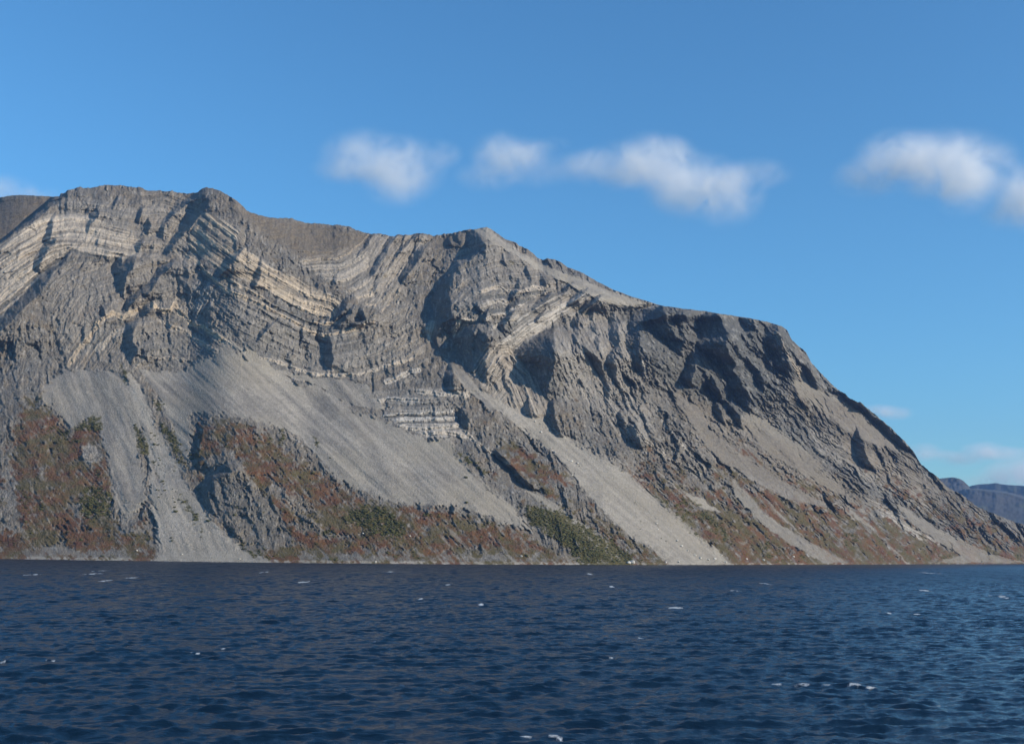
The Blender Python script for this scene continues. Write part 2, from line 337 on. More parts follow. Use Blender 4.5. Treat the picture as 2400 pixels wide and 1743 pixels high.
# scree: polygon, tone (-1 dark .. 1 pale), fall-line slope (dx per dy)
SCREE = [
 ([(105,905),(150,865),(200,868),(265,868),(300,890),(328,935),(350,985),(325,1012),(320,1055),(332,1100),(345,1170),(290,1225),(262,1140),(248,1060),(232,1000),(200,985),(165,1002),(150,985),(128,958),(98,935)],-.15,.45),
 ([(300,880),(325,900),(350,960),(378,1010),(402,1060),(425,1100),(452,1160),(505,1225),(565,1285),(645,1322),(375,1322),(368,1260),(356,1190),(352,1120),(345,1060),(333,1000),(315,940)],.65,.5),
 ([(330,868),(420,872),(500,835),(528,805),(560,832),(620,872),(700,908),(740,902),(780,922),(830,962),(900,985),(960,1012),(1000,1032),(1055,1024),(1065,1062),(1100,1100),(1150,1150),(1190,1180),(1232,1220),(1252,1247),(1180,1222),(1100,1192),(1000,1182),(900,1172),(830,1142),(780,1112),(735,1060),(700,1020),(620,990),(560,975),(470,965),(440,970),(450,1030),(440,1080),(415,1050),(400,990),(372,930)],.15,1.1),
 ([(540,800),(600,830),(760,945),(900,1035),(1010,1100),(950,1110),(800,1015),(640,905)],.65,1.1),
 ([(335,885),(430,900),(570,955),(470,968),(400,950)],-.35,1.1),([(700,900),(780,930),(860,1010),(900,1080),(820,1020),(740,960)],-.45,1.0),
 ([(560,790),(600,850),(700,880),(800,890),(860,900),(900,960),(830,950),(740,900),(640,870)],-.1,.9),
 ([(1110,905),(1200,955),(1262,981),(1296,1010),(1382,1056),(1436,1089),(1480,1120),(1542,1166),(1592,1212),(1642,1258),(1692,1300),(1712,1322),(1572,1322),(1538,1290),(1476,1258),(1430,1212),(1386,1166),(1346,1120),(1321,1089),(1298,1060),(1245,1022),(1185,975),(1120,930)],.6,1.15),
 ([(1040,840),(1090,870),(1130,920),(1180,960),(1150,960),(1090,910)],-.1,1.0),
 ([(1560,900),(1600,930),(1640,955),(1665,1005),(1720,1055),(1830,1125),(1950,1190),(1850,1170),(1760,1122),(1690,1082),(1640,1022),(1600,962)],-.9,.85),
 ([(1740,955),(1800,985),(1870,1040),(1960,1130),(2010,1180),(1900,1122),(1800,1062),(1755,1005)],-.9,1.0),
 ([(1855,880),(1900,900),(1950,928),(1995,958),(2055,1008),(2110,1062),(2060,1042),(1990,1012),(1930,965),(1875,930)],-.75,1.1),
 ([(1108,539),(1140,532),(1170,556),(1220,592),(1272,622),(1350,648),(1420,678),(1500,706),(1552,716),(1520,723),(1470,727),(1400,702),(1340,672),(1300,652),(1250,627),(1200,594),(1150,566)],.35,1.8),
 ([(1235,1150),(1270,1160),(1400,1250),(1480,1318),(1440,1318),(1340,1240)],.3,1.2),
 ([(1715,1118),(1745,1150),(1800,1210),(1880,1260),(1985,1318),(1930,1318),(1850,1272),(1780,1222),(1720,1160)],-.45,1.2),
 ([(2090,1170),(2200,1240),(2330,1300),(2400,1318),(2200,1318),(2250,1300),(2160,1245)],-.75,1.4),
 ([(1600,1150),(1650,1170),(1690,1200),(1640,1190)],.5,1.),
]
# heath (red-brown) and green shrub cover: polygon, density
RED = [
 ([(60,935),(112,950),(160,1002),(230,990),(262,1040),(278,1110),(250,1180),(280,1250),(350,1240),(380,1315),(-300,1315),(-300,1050),(20,1100),(20,1010)],.75),
 ([(345,920),(425,965),(405,940),(370,890),(345,870)],.6),([(330,1090),(360,1130),(370,1200),(360,1260),(300,1230),(280,1130)],.4),
 ([(455,1000),(500,975),(560,985),(600,1005),(640,1040),(600,1040),(540,1060),(480,1120),(470,1180),(455,1100)],.65),
 ([(560,995),(620,1010),(680,1060),(780,1120),(850,1162),(940,1182),(1040,1190),(1200,1230),(1262,1262),(1400,1322),(640,1322),(600,1292),(620,1200),(570,1120),(540,1050)],.72),
 ([(1150,1020),(1200,1030),(1260,1060),(1335,1110),(1365,1170),(1340,1190),(1270,1160),(1190,1090)],.7),
 ([(1060,1015),(1120,1060),(1200,1140),(1230,1190),(1180,1150),(1110,1100)],.4),
 ([(1130,960),(1180,1000),(1160,1020),(1110,990)],.3),
 ([(1480,1110),(1600,1140),(1700,1180),(1760,1240),(1860,1318),(1690,1322),(1600,1268),(1540,1220),(1450,1150)],.7),
 ([(1500,1050),(1620,1100),(1700,1150),(1640,1180),(1560,1130)],.5),([(1700,1130),(1850,1150),(2000,1200),(2200,1262),(2400,1270),(2700,1300),(2700,1318),(1980,1320),(1850,1240),(1760,1180)],.65),
 ([(1790,1060),(1900,1130),(2050,1210),(1960,1200),(1840,1140)],.3),([(2000,1080),(2200,1160),(2400,1240),(2400,1300),(2200,1240),(2080,1160)],.5),
 ([(1283,870),(1300,865),(1340,920),(1380,960),(1350,950)],.45),([(1400,1000),(1500,1080),(1480,1100),(1380,1040)],.3),
 ([(1620,1040),(1700,1090),(1740,1140),(1680,1130)],.2),([(1300,940),(1360,1000),(1440,1060),(1520,1100),(1440,1090),(1350,1030)],.25),
]
BARE = [  # rock outcrops within the heath
 ([(470,1095),(500,1070),(545,1075),(600,1140),(655,1205),(690,1275),(600,1295),(520,1235),(480,1165)],.95),
 ([(195,1045),(235,1040),(240,1085),(195,1085)],.8),([(0,1080),(25,1090),(50,1240),(0,1250)],.7),([(150,1170),(200,1180),(195,1210),(150,1200)],.5),
 ([(640,1130),(720,1170),(760,1215),(690,1190),(620,1150)],.6),([(690,1180),(760,1230),(820,1262),(760,1260),(680,1230)],.5),([(1290,1130),(1370,1150),(1380,1200),(1310,1180)],.8),
 ([(1350,1270),(1450,1318),(1330,1318)],.0),([(60,1285),(140,1270),(200,1290),(300,1285),(300,1312),(60,1312)],.6),([(700,1290),(900,1300),(1300,1300),(1300,1320),(700,1320)],.35),
 ([(1600,1110),(1700,1120),(1720,1150),(1640,1150)],.5),([(1980,1120),(2100,1170),(2200,1240),(2060,1200)],.5),
]
GREEN = [
 ([(1230,1185),(1290,1190),(1330,1200),(1400,1245),(1480,1300),(1500,1318),(1380,1318),(1300,1262),(1240,1232)],.95),
 ([(1290,1160),(1400,1230),(1520,1300),(1580,1318),(1500,1318),(1400,1262),(1310,1200)],.45),
 ([(820,1190),(900,1180),(925,1200),(960,1240),(945,1265),(900,1262),(850,1240),(800,1222)],.85),([(740,1240),(790,1240),(790,1262),(745,1262)],.7),
 ([(985,1195),(1060,1210),(1050,1222),(990,1210)],.6),([(1100,1190),(1180,1230),(1200,1260),(1120,1220)],.55),
 ([(185,990),(215,972),(242,975),(236,1010),(200,1012),(170,1010)],.85),([(110,990),(170,1000),(190,1040),(150,1050),(100,1010)],.55),
 ([(195,1130),(240,1140),(270,1165),(262,1205),(215,1225),(180,1200)],.8),([(30,1150),(100,1150),(130,1200),(60,1210)],.45),([(210,1090),(250,1100),(240,1130),(205,1110)],.5),
 ([(316,1000),(332,1004),(345,1040),(350,1070),(330,1062),(320,1040)],.95),([(278,850),(300,860),(306,900),(298,905),(285,880)],.7),
 ([(350,930),(385,935),(392,960),(370,975),(352,950)],.6),([(370,990),(405,1000),(425,1050),(435,1090),(420,1085),(395,1040)],.95),([(405,1060),(420,1085),(435,1130),(424,1120),(408,1090)],.6),
 ([(412,1155),(440,1170),(470,1215),(475,1240),(455,1225),(425,1180)],.85),([(350,1070),(368,1085),(372,1120),(360,1110)],.7),([(455,1070),(462,1110),(455,1110)],.7),([(560,1260),(600,1290),(650,1310),(600,1308),(560,1280)],.8),
 ([(588,1015),(612,1018),(618,1050),(596,1035)],.8),([(655,1005),(668,1005),(668,1040),(655,1040)],.9),([(628,1022),(645,1030),(640,1045),(628,1040)],.8),([(733,1020),(748,1030),(748,1060),(736,1050)],.8),([(690,1050),(740,1090),(760,1115),(720,1090)],.4),
 ([(1060,1050),(1110,1070),(1150,1110),(1130,1110),(1080,1080)],.75),([(1610,1150),(1700,1230),(1730,1280),(1700,1280),(1640,1230),(1560,1180)],.55),([(1560,1160),(1600,1200),(1660,1270),(1640,1270),(1580,1210),(1520,1160)],.6),
 ([(1980,1230),(2020,1250),(2010,1280),(1970,1260)],.5),([(1780,1250),(1860,1290),(1880,1318),(1780,1310)],.45),([(1400,1060),(1480,1110),(1540,1160),(1480,1130)],.35),([(2360,1235),(2400,1240),(2400,1260),(2370,1255)],.4),
 ([(620,1300),(700,1308),(860,1312),(820,1300)],.5),([(85,925),(100,930),(98,945),(85,940)],.8),
]
EARTH = [  # smoother brown stony ground
 ([(555,470),(640,512),(780,530),(872,550),(830,585),(780,610),(720,606),(660,574),(600,532)],.9),
 ([(-420,480),(0,463),(132,460),(100,490),(50,530),(0,570),(-420,760)],1.0),
 ([(330,440),(470,450),(440,470),(400,480),(340,465)],.4),([(500,445),(560,480),(600,520),(560,510),(520,470)],.6),
 ([(1000,552),(1090,545),(1080,580),(1020,590)],.5),([(1850,900),(2000,960),(2120,1080),(2240,1170),(2300,1260),(2100,1150),(1950,1030),(1850,960)],.4),
 ([(1560,900),(1700,960),(1850,1040),(2000,1130),(2100,1200),(1900,1170),(1700,1090),(1600,1000)],.45),
]
DARKBEDS = [
 ([(-20,735),(30,700),(75,655),(130,612),(170,588),(225,602)],4,.9),([(0,612),(40,590),(75,574),(108,562)],1.8,.8),([(20,652),(48,628),(68,612)],2,1.),
 ([(110,640),(165,606),(215,610),(235,604)],5,.7),([(80,700),(130,655),(170,628)],3,.7),
 ([(620,708),(680,738),(740,765),(790,768),(830,762)],5,.9),([(470,640),(520,690),(570,715),(640,745),(700,775),(750,800)],4,.6),
 ([(520,590),(580,630),(650,668)],1.6,.6),([(490,560),(540,600),(600,640)],1.4,.6),([(500,530),(560,572),(620,612),(680,650)],1.4,.5),
 ([(1125,700),(1160,692),(1190,697),(1225,692),(1270,685)],5,.9),([(1135,733),(1180,724),(1215,708),(1250,700)],5,.9),([(1185,780),(1220,752),(1260,725),(1310,700)],2.5,.9),([(1195,792),(1240,757),(1290,727)],2,.8),
 ([(1330,672),(1300,690),(1270,712)],3,.9),([(1375,690),(1345,712),(1320,726)],3,.9),([(1405,702),(1375,722),(1350,738)],3,.9),
 ([(640,872),(700,893),(760,905)],3,.6),([(870,880),(930,862),(975,855)],4,.5),([(880,950),(1000,948),(1100,938)],3,.6),([(900,976),(1070,972)],1.6,1.),([(930,991),(1080,988)],1.6,1.),
 ([(370,738),(420,752),(470,785),(520,815)],4,.5),([(240,765),(290,758)],5,.5),([(700,624),(745,618),(795,618),(835,595)],1.5,.5),([(715,640),(800,634),(850,610)],1.5,.5),
]
DARK = [  # darker blue-grey rock
 ([(480,640),(600,720),(720,790),(860,790),(960,830),(830,870),(740,870),(640,840),(520,790),(500,700)],.5),
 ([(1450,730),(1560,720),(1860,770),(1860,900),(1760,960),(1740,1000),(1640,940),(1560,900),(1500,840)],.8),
 ([(320,770),(400,780),(500,830),(480,870),(330,850)],.6),([(200,790),(250,760),(270,790),(230,830)],.5),
 ([(620,700),(760,762),(830,760),(870,740),(860,770),(780,780),(680,750)],.9),
 ([(1090,560),(1200,600),(1290,660),(1280,700),(1130,670),(1080,640)],.35),([(1000,560),(1090,545),(1100,590),(1060,620)],.25),
 ([(480,1110),(540,1095),(600,1150),(660,1250),(600,1260),(530,1200),(480,1150)],.45),([(1170,1050),(1260,1080),(1310,1120),(1240,1110)],.6),
 ([(880,1020),(925,1022),(920,1032),(870,1030)],.9),([(980,870),(1060,880),(1060,920),(980,905)],.5),([(1440,920),(1540,990),(1500,1050),(1430,990)],.4),
 ([(1200,770),(1300,770),(1300,920),(1270,920)],.3),([(640,720),(800,780),(760,790),(640,740)],.4),
]
# ground steepness: polygon, tan(slope)
STEEP = [
 ([(-420,500),(420,430),(560,480),(800,700),(900,860),(500,800),(-420,900)],1.15),
 ([(420,600),(960,800),(960,880),(640,850),(400,760)],1.35),
 ([(1300,640),(1550,716),(1860,770),(1900,900),(1760,960),(1600,900),(1400,880),(1250,700)],1.35),
 ([(1000,700),(1300,700),(1300,1000),(1100,900)],1.15),
 ([(-300,480),(132,460),(80,510),(-100,620)],.6),([(1120,533),(1290,612),(1550,712),(1480,724),(1300,650),(1180,585)],.56),([(560,475),(870,548),(800,600),(680,590)],.72),
 ([(470,1100),(560,1090),(640,1200),(640,1280),(500,1200)],1.0),([(880,960),(1100,960),(1110,1030),(960,1010)],1.2),
 ([(330,890),(1050,960),(1250,1240),(900,1170),(420,1000)],.66),([(1120,950),(1600,1270),(1500,1290),(1300,1050)],.62),
]

# ------------------------------------------------------------------ mountain
def build_mountain():
    step = 1.55
    cols = np.arange(-420, 2760, step)
    NV = 600
    skx, sky_ = np.array(SKY, float).T
    shx, shr = np.array(SHORE_R, float).T
    rsh = np.interp(cols, shx, shr)
    kk = np.hanning(260); kk /= kk.sum()
    for _ in range(2):
        rsh = np.convolve(np.pad(rsh, 130, mode='reflect', reflect_type='odd'), kk, 'same')[130:-130]
    ysky = np.interp(cols, skx, sky_)
    jag = fbm(cols / 14, cols * 0 + 3.3, 4, 5) * 3.2 + fbm(cols / 5, cols * 0 + 1.3, 2, 9) * 1.2
    yprof = ysky.copy()
    ysky = ysky + jag * np.interp(cols, [1100, 1200, 1500, 1850, 1900], [1, .6, .3, .6, 1.3]) * np.where((cols > -420) & (cols < 130), .25, 1)
    ysh = 1320 + 0 * cols
    for _ in range(8):
        ysh = ysh + (hvec(cols, ysh)[2] + CAMH / rsh) * F
    v = np.linspace(0, 1, NV)[:, None]
    PX = np.broadcast_to(cols[None, :], (NV, len(cols))).copy()
    ks = np.hanning(71); ks /= ks.sum()
    ysm = np.convolve(np.pad(yprof, 35, mode='edge'), ks, 'valid')
    PY = ysh[None, :] + (ysm - ysh)[None, :] * v
    PY = PY + (yprof - ysm)[None, :] * v ** 9 + (ysky - yprof)[None, :] * v ** 55       # small crags belong to the crest only
    # noise-warped coordinates so traced edges come out ragged
    wx = fbm(PX / 26, PY / 26, 4, 21) * 9 + fbm(PX / 6, PY / 6, 2, 27) * 2.0
    wy = fbm(PX / 26, PY / 26, 4, 33) * 9 + fbm(PX / 6, PY / 6, 2, 37) * 2.0
    JX, JY = PX + wx * .55, PY + wy * .55

    def poly_mask(pts, soft, X=JX, Y=JY, margin=None):
        mg = margin or soft * 1.5 + 4
        xs = [p[0] for p in pts]; ys = [p[1] for p in pts]
        c0, c1 = np.searchsorted(cols, [min(xs) - mg - 8, max(xs) + mg + 8])
        out = np.zeros(PX.shape, np.float32)
        sx, sy = X[:, c0:c1], Y[:, c0:c1]
        sel = (sy > min(ys) - mg) & (sy < max(ys) + mg)
        qx, qy = sx[sel], sy[sel]
        if qx.size == 0: return out
        d = seg_dist(qx, qy, pts, True)[0]
        d = np.where(inside(qx, qy, pts), d, -d)
        o = out[:, c0:c1]
        o[sel] = sstep(-soft, soft, d)
        return out

    # steepness of the ground
    ta = np.interp(v, [0, .04, .25, .42, 1], [.5, .52, .60, .82, .98]) * np.ones(PX.shape)
    rightw = sstep(1350, 2100, PX)
    ta = ta * (1 - rightw) + np.interp(v, [0, .1, .5, 1], [.5, .6, .80, .95]) * rightw
    for pts, t in STEEP:
        m = poly_mask(pts, 30, PX, PY, 40)
        ta = ta * (1 - m) + t * m
    hx, hy, T = hvec(PX, PY)
    r = np.zeros(PX.shape)
    r[0] = rsh
    T[0] = -CAMH / r[0]
    for i in range(NV - 1):
        dT = T[i + 1] - T[i]
        r[i + 1] = r[i] * np.exp(dT / np.maximum(ta[i] - (T[i] + T[i + 1]) / 2, .12))
    # one smooth ground surface: even it out sideways
    def blur(a, n):
        p = np.pad(a, ((0, 0), (n, n)), mode='edge')
        c = np.cumsum(np.pad(p, ((0, 0), (1, 0))), 1)
        return (c[:, 2 * n + 1:] - c[:, :-(2 * n + 1)]) / (2 * n + 1)
    for n in (42, 34, 26):
        r = blur(r, n)
    mpp = r / F
    off = np.zeros(PX.shape)
    gb = np.gradient(r, axis=1) / (mpp * step)
    gb = np.clip(gb, -.05, 1.3)

    # large soft undulation of the wall
    off += fbm(PX / 260, PY / 330, 3, 51) * 26 * sstep(0.02, .25, v)
    # step behind the left shoulder
    off += poly_mask([(-420, 430), (134, 452), (100, 488), (50, 528), (0, 566), (-420, 800)], 3) * 160

    # traced rib flanks
    shade = np.zeros(PX.shape, np.float32)
    for R in RAMPS:
        a = np.array(R, float)
        y, xl, xr = a.T
        wid = (xr - xl)
        big = np.clip(wid.max() / 40, 0, 1)
        wmax = wid.max()
        yy = np.arange(y[0] - 45, y[-1] + 45, 1.0)
        wy_ = np.interp(yy, [y[0] - 4 - .2 * wid[0], *y, y[-1] + 4 + .2 * wid[-1]], [0, *wid, 0])
        hw = int(min(43, max(13, wmax * .9))) | 1
        hn = np.hanning(hw); hn /= hn.sum()
        wing = np.convolve(wy_, hn, 'same')
        sl0 = (xr[1] - xr[0]) / (y[1] - y[0]); sl1 = (xr[-1] - xr[-2]) / (y[-1] - y[-2])
        Rl = np.interp(yy, y, xr) + np.where(yy < y[0], (yy - y[0]) * np.clip(sl0, -1.5, 1.5), 0) + np.where(yy > y[-1], (yy - y[-1]) * np.clip(sl1, -1.5, 1.5), 0)
        rt_ = float(sstep(1300, 1450, np.array(xr.mean())))
        LL = max((2.0 - .7 * rt_) * wmax, 12); LR = max((2.6 - .9 * rt_) * wmax, 16)
        c0, c1 = np.searchsorted(cols, [xl.min() - LL * 3 - 50, xr.max() + LR * 3 + 50])
        sx, sy = JX[:, c0:c1], JY[:, c0:c1]
        sel = (sy > yy[0]) & (sy < yy[-1])
        qx, qy = sx[sel], sy[sel]
        wq = np.interp(qy, yy, wy_); wg = np.interp(qy, yy, wing)
        Rr = np.interp(qy, yy, Rl); L = Rr - wq
        k = 2.5 - .5 * big + gb[:, c0:c1][sel]
        A = k * np.maximum(wg, wq * .8)
        A = k * wg
        t = np.clip((qx - L) / np.maximum(wq, 1.6), 0, 1)
        p = A * (.35 - t)
        p = np.where(qx < L, .35 * A * np.exp(-((L - qx) / LL)), p)
        p = np.where(qx > Rr, -.65 * A * np.exp(-((qx - Rr) / LR)), p)
        o = off[:, c0:c1]
        o[sel] += p * mpp[:, c0:c1][sel]
        s_ = shade[:, c0:c1]
        s_[sel] = np.maximum(s_[sel], ((qx > L) & (qx < Rr)).astype(np.float32))

    # cover masks
    n1 = fbm(PX / 22, PY / 16, 5, 61, .6)
    n2 = fbm(PX / 13, PY / 10, 5, 71, .65)
    n3 = fbm((PX - PY * .9) / 9, PY / 60, 4, 81, .6)   # streaks running down the slope
    scree = np.zeros(PX.shape, np.float32); tone = np.zeros(PX.shape, np.float32); fall = np.full(PX.shape, .9, np.float32)
    for pts, tn, fl in SCREE:
        ar = abs(sum(p[0] * q[1] - q[0] * p[1] for p, q in zip(pts, pts[1:] + pts[:1]))) / 2
        pm = sum(math.hypot(p[0] - q[0], p[1] - q[1]) for p, q in zip(pts, pts[1:] + pts[:1]))
        sf = float(np.clip(.62 * ar / pm, 5, 18))
        m = poly_mask(pts, sf)
        m = sstep(.28, .62, m + n3 * .60 + n2 * .38 + n1 * .25)
        if tn < -.4: m = m * .75
        scree = np.maximum(scree, m)
        tone = tone * (1 - m) + tn * m
        fall = fall * (1 - m) + fl * m
    fall = blur(fall, 12); qa = PX - 1000 - (PY - 1000) * fall
    chute = fbm((PX - (PY - 1300) * 1.05 + wx) / 15, PY / 190, 4, 341, .6) * sstep(1180, 1350, PX) + fbm((PX - (PY - 1300) * .8 + wx) / 15, PY / 170, 4, 347, .6) * sstep(1350, 1180, PX)
    cm = sstep(.30, .46, chute) * sstep(.62, .40, v) * .75
    tone = tone * (1 - cm) + .15 * cm; scree = np.maximum(scree, cm)
    lowland = sstep(np.interp(PX, [1200, 1700], [.42, .62]), .15, v + fbm(PX / 120, PY / 120, 3, 88) * .22) * (1 - scree)
    red = np.zeros(PX.shape, np.float32); green = np.zeros(PX.shape, np.float32)
    for pts, d in RED:
        pts = [(x_, y_ + 45 if y_ >= 1300 else y_) for x_, y_ in pts]
        m = poly_mask(pts, 26)
        red = np.maximum(red, m * d)
    red = np.maximum(red, lowland * np.interp(PX, [1300, 1600], [.36, .72]))
    for pts, d in BARE:
        red = red * (1 - d * poly_mask(pts, 12))
    red = np.clip(sstep(.36, .72, red + (n1 * .7 + n3 * .6 + n2 * .4)) , 0, 1) * (1 - scree * .93)
    for pts, d in GREEN:
        pts = [(x_, y_ + 30 if y_ >= 1312 else y_) for x_, y_ in pts]
        m = poly_mask(pts, 14)
        green = np.maximum(green, m * d)
    green = np.maximum(green, lowland * .22)
    green_raw = sstep(.35, 1.0, green + n2 * .6 + n1 * .4)
    green = sstep(.50, .85, green + n2 * .95 + n1 * .6 + n3 * .45)
    dark = np.zeros(PX.shape, np.float32)
    for pts, d in DARK:
        dark = np.maximum(dark, poly_mask(pts, 8) * d)

    earth = np.zeros(PX.shape, np.float32)
    for pts, d in EARTH:
        earth = np.maximum(earth, poly_mask(pts, 10) * d)
    earth = np.clip(earth * (1 + .8 * n1), 0, 1)
    beach = sstep(.011, .005, v + n2 * .006) * np.ones(PX.shape)
    scree = np.maximum(scree, beach); tone = np.where(beach > .3, .8, tone)
    light = np.zeros(PX.shape, np.float32); warm = np.zeros(PX.shape, np.float32); lay = np.zeros(PX.shape, np.float32); quiet = np.zeros(PX.shape, np.float32)
    def zone_sel(pts, mg):
        xs = [p[0] for p in pts]; ys = [p[1] for p in pts]
        c0, c1 = np.searchsorted(cols, [min(xs) - mg, max(xs) + mg])
        sx, sy = JX[:, c0:c1], JY[:, c0:c1]
        return c0, c1, (sy > min(ys) - mg) & (sy < max(ys) + mg)
    for zi, (pts, guide, sp, st, wm) in enumerate(ZONES):
        m = poly_mask(pts, 4)
        c0, c1, sel = zone_sel(pts, 12)
        qx, qy = PX[:, c0:c1][sel] + wx[:, c0:c1][sel] * .25, PY[:, c0:c1][sel] + wy[:, c0:c1][sel] * .25
        d, s, par = seg_dist(qx, qy, guide)
        q = d * s
        b = .72 * fbm(q / sp, par / (sp * 30) + zi * 7, 2, 90 + zi, .6) + .5 * fbm(q / (sp * .38), par / (sp * 12) + zi * 3, 2, 140 + zi, .6)
        mm = m[:, c0:c1][sel]
        brk = fbm(par / (sp * 1.6), q / (sp * 3), 3, 130 + zi)
        val = mm * st * np.clip(.80 + 2.4 * b + .3 * brk, 0.0, 1.7)
        Q_ = quiet[:, c0:c1]; Q_[sel] = np.maximum(Q_[sel], mm * min(1.0, st * 1.8))
        L_ = light[:, c0:c1]; L_[sel] = np.maximum(L_[sel], val)
        W_ = warm[:, c0:c1]; W_[sel] = W_[sel] * (1 - mm) + wm * mm
        # beds stand out or weather back, joints cut across them
        Y_ = lay[:, c0:c1]; Y_[sel] += mm * (-b * 8.0 + brk * 2.5) * min(1.0, .5 + 1.2 * max(st - .1, 0))
    for bi, (pts, th, st, wm) in enumerate(BEDS):
        c0, c1, sel = zone_sel(pts, th * 2 + 12)
        qx, qy = PX[:, c0:c1][sel] + wx[:, c0:c1][sel] * .5, PY[:, c0:c1][sel] + wy[:, c0:c1][sel] * .5
        d, s, par = seg_dist(qx, qy, pts)
        t2 = th * (.85 + .7 * fbm(par / 22, par * 0 + bi, 2, 160 + bi))
        mm = sstep(t2 + 1.3, t2 - 1.3, d)
        jn = fbm(par / 6, par * 0 + d / 30, 3, 190 + bi)
        L_ = light[:, c0:c1]; L_[sel] = np.maximum(L_[sel], mm * st * np.clip(.9 + .8 * jn, .25, 1.4))
        W_ = warm[:, c0:c1]; W_[sel] = W_[sel] * (1 - mm) + wm * mm
        # a bed is a small cliff with a recess under it
        Y_ = lay[:, c0:c1]
        Y_[sel] += -mm * 2.5 - mm * jn * 2 + sstep(t2 + 6, t2 + 1, d) * (s > 0) * 3
    for bi, (pts, th, st) in enumerate(DARKBEDS):
        c0, c1, sel = zone_sel(pts, th * 2 + 12)
        qx, qy = PX[:, c0:c1][sel] + wx[:, c0:c1][sel] * .5, PY[:, c0:c1][sel] + wy[:, c0:c1][sel] * .5
        d, s, par = seg_dist(qx, qy, pts)
        t2 = th * (.85 + .9 * fbm(par / 20, par * 0 + bi, 2, 560 + bi))
        mm = sstep(t2 + 1.3, t2 - 1.0, d) * st
        D_ = dark[:, c0:c1]; D_[sel] = np.maximum(D_[sel], mm)
        L_ = light[:, c0:c1]; L_[sel] = L_[sel] * (1 - mm)
        lay[:, c0:c1][sel] += mm * 3.5
    light *= (1 - scree * .85)
    rock = (1 - scree) * (1 - .72 * red) * (1 - .3 * green)
    # outcrop relief: fine joints, near vertical to the left, leaning down-right to the right
    LEANS = (-.62, 0.0, .42, .95)
    lf = np.interp(PX, [0, 900, 1250, 1550, 1900, 2400], [1.0, 1.2, 2.0, 2.5, 3.0, 3.0])
    mL = poly_mask([(840, 530), (1040, 535), (1010, 640), (930, 770), (850, 740)], 30, PX, PY)
    lf = lf * (1 - mL)
    mL = poly_mask([(-200, 560), (330, 430), (500, 430), (420, 580), (240, 640), (-200, 860)], 40, PX, PY)
    lf = lf * (1 - .85 * mL)
    mL = poly_mask([(430, 980), (700, 1000), (1300, 1300), (600, 1330), (480, 1200)], 40, PX, PY)
    lf = lf * (1 - mL) + 2.2 * mL
    lf = blur(lf, 16)
    WT = [np.clip(1 - np.abs(lf - i), 0, 1) for i in range(4)]
    ra = PX - (PY - 900) * np.interp(PX, [0, 1000, 1500, 2400], [0, 0, .5, .9])
    rr = fbm((ra + wx) / 38, (PY + wy) / 52, 5, 201, .55, True)
    rv = fbm((ra + wx * .5) / 12, PY / 19, 4, 215, .6, True)
    rf = fbm(ra / 4.6, PY / 8.5, 3, 225, .7)
    rg = fbm(PX / 3.1, PY / 3.1, 2, 231)
    rh = fbm(PX / 60 + PY / 90, PY / 14, 3, 235)
    amp = np.interp(PX, [0, 1300, 1700, 2400], [.9, 1.0, 1.25, 1.0]) * sstep(.0, .06, v)
    low = sstep(.45, .2, v)
    rb = fbm((ra + wx * 2) / 100, (PY + wy * 2) / 150, 3, 291, .5, True)
    rs_ = fbm((ra + wx * .4) / 7.5, PY / 24, 3, 295, .6, True)
    def ribs(per, seed, wl):
        # asymmetric ribs: short flank turned left, long flank turned right
        tot = 0
        rightl = sstep(1250, 1500, PX)
        bend = fbm(PX / (per * 3), PY / (per * 5), 3, seed) * 1.25
        for i, ln in enumerate(LEANS):
            ph = (PX - (PY - 900) * ln + wx * 1.3) / per + bend
            cell = np.floor(ph)
            fr = ph - cell
            sw = np.where(fr < .27, .5 - fr / .27, -.5 + (fr - .27) / .73)
            on = fbm(cell * 3.7 + i * 31, (PY + wy + cell * 13.7) / (wl * (1 + .9 * rightl)), 3, seed + 3)
            tot = tot + WT[i] * sw * np.clip(.25 + 2.6 * on, 0, 1.6)
        return tot * per * .42
    shade = blur(shade, 2)
    rough = (1 - .4 * shade) * (1 + .55 * sstep(1250, 1500, PX) * sstep(.25, .45, v)) * np.clip(.95 + 1.1 * fbm(PX / 110, PY / 110, 3, 281), .35, 1.7)
    ribm = (ribs(48, 501, 45) + ribs(22, 511, 22) * 1.1 + ribs(10.5, 521, 11) * 1.2) * mpp
    e1 = earth * sstep(1400, 1300, PX)
    off += rock * amp * rough * ribm * (1 - .55 * quiet) * (1 - .75 * e1) * (1 - .3 * (earth - e1))
    off += e1 * (fbm(PX / 45 + wx / 30, (PY + PX * .12) / 6.5, 3, 701) * 5 + fbm(PX / 12, PY / 9, 3, 705) * 4)
    off -= rock * amp * (1 - .6 * e1) * (-6 + rb * 13) * (1 - .5 * quiet) * (1 - .6 * shade)
    off -= rock * amp * rough * (-2 + rv * 3.0 + rf * 3.2 + rh * 2.5 + rg * 2.2) * (1 - .45 * quiet) * (1 - .45 * e1)
    off += lay * (1 - scree)
    # blocky crags at the water's edge and on outcrops
    off += scree * (fbm(qa / 9, PY / 40, 4, 241) * .9 + fbm(qa / 40, PY / 150, 3, 247) * 6 + fbm(PX / 3.4, PY / 2.8, 2, 251) * 1.5) * sstep(0, .05, v)
    off += (red + green) * (1 - scree) * (fbm(qa / 26, PY / 40, 4, 261) * 6 + fbm(PX / 4.5, PY / 3.5, 2, 265) * 2.2) * sstep(0, .05, v)
    off *= sstep(0.0, .035, v)
    # joint the sheet to the sky edge without spikes
    rr_ = r + off
    X = hx * rr_; Y = hy * rr_; Z = CAMH + T * rr_
    # foreshore under water and the far side of the mountain
    rows = [(X, Y, Z)]
    def ring(rad, z):
        return hx[0] * rad, hy[0] * rad, z
    r0 = rr_[0]
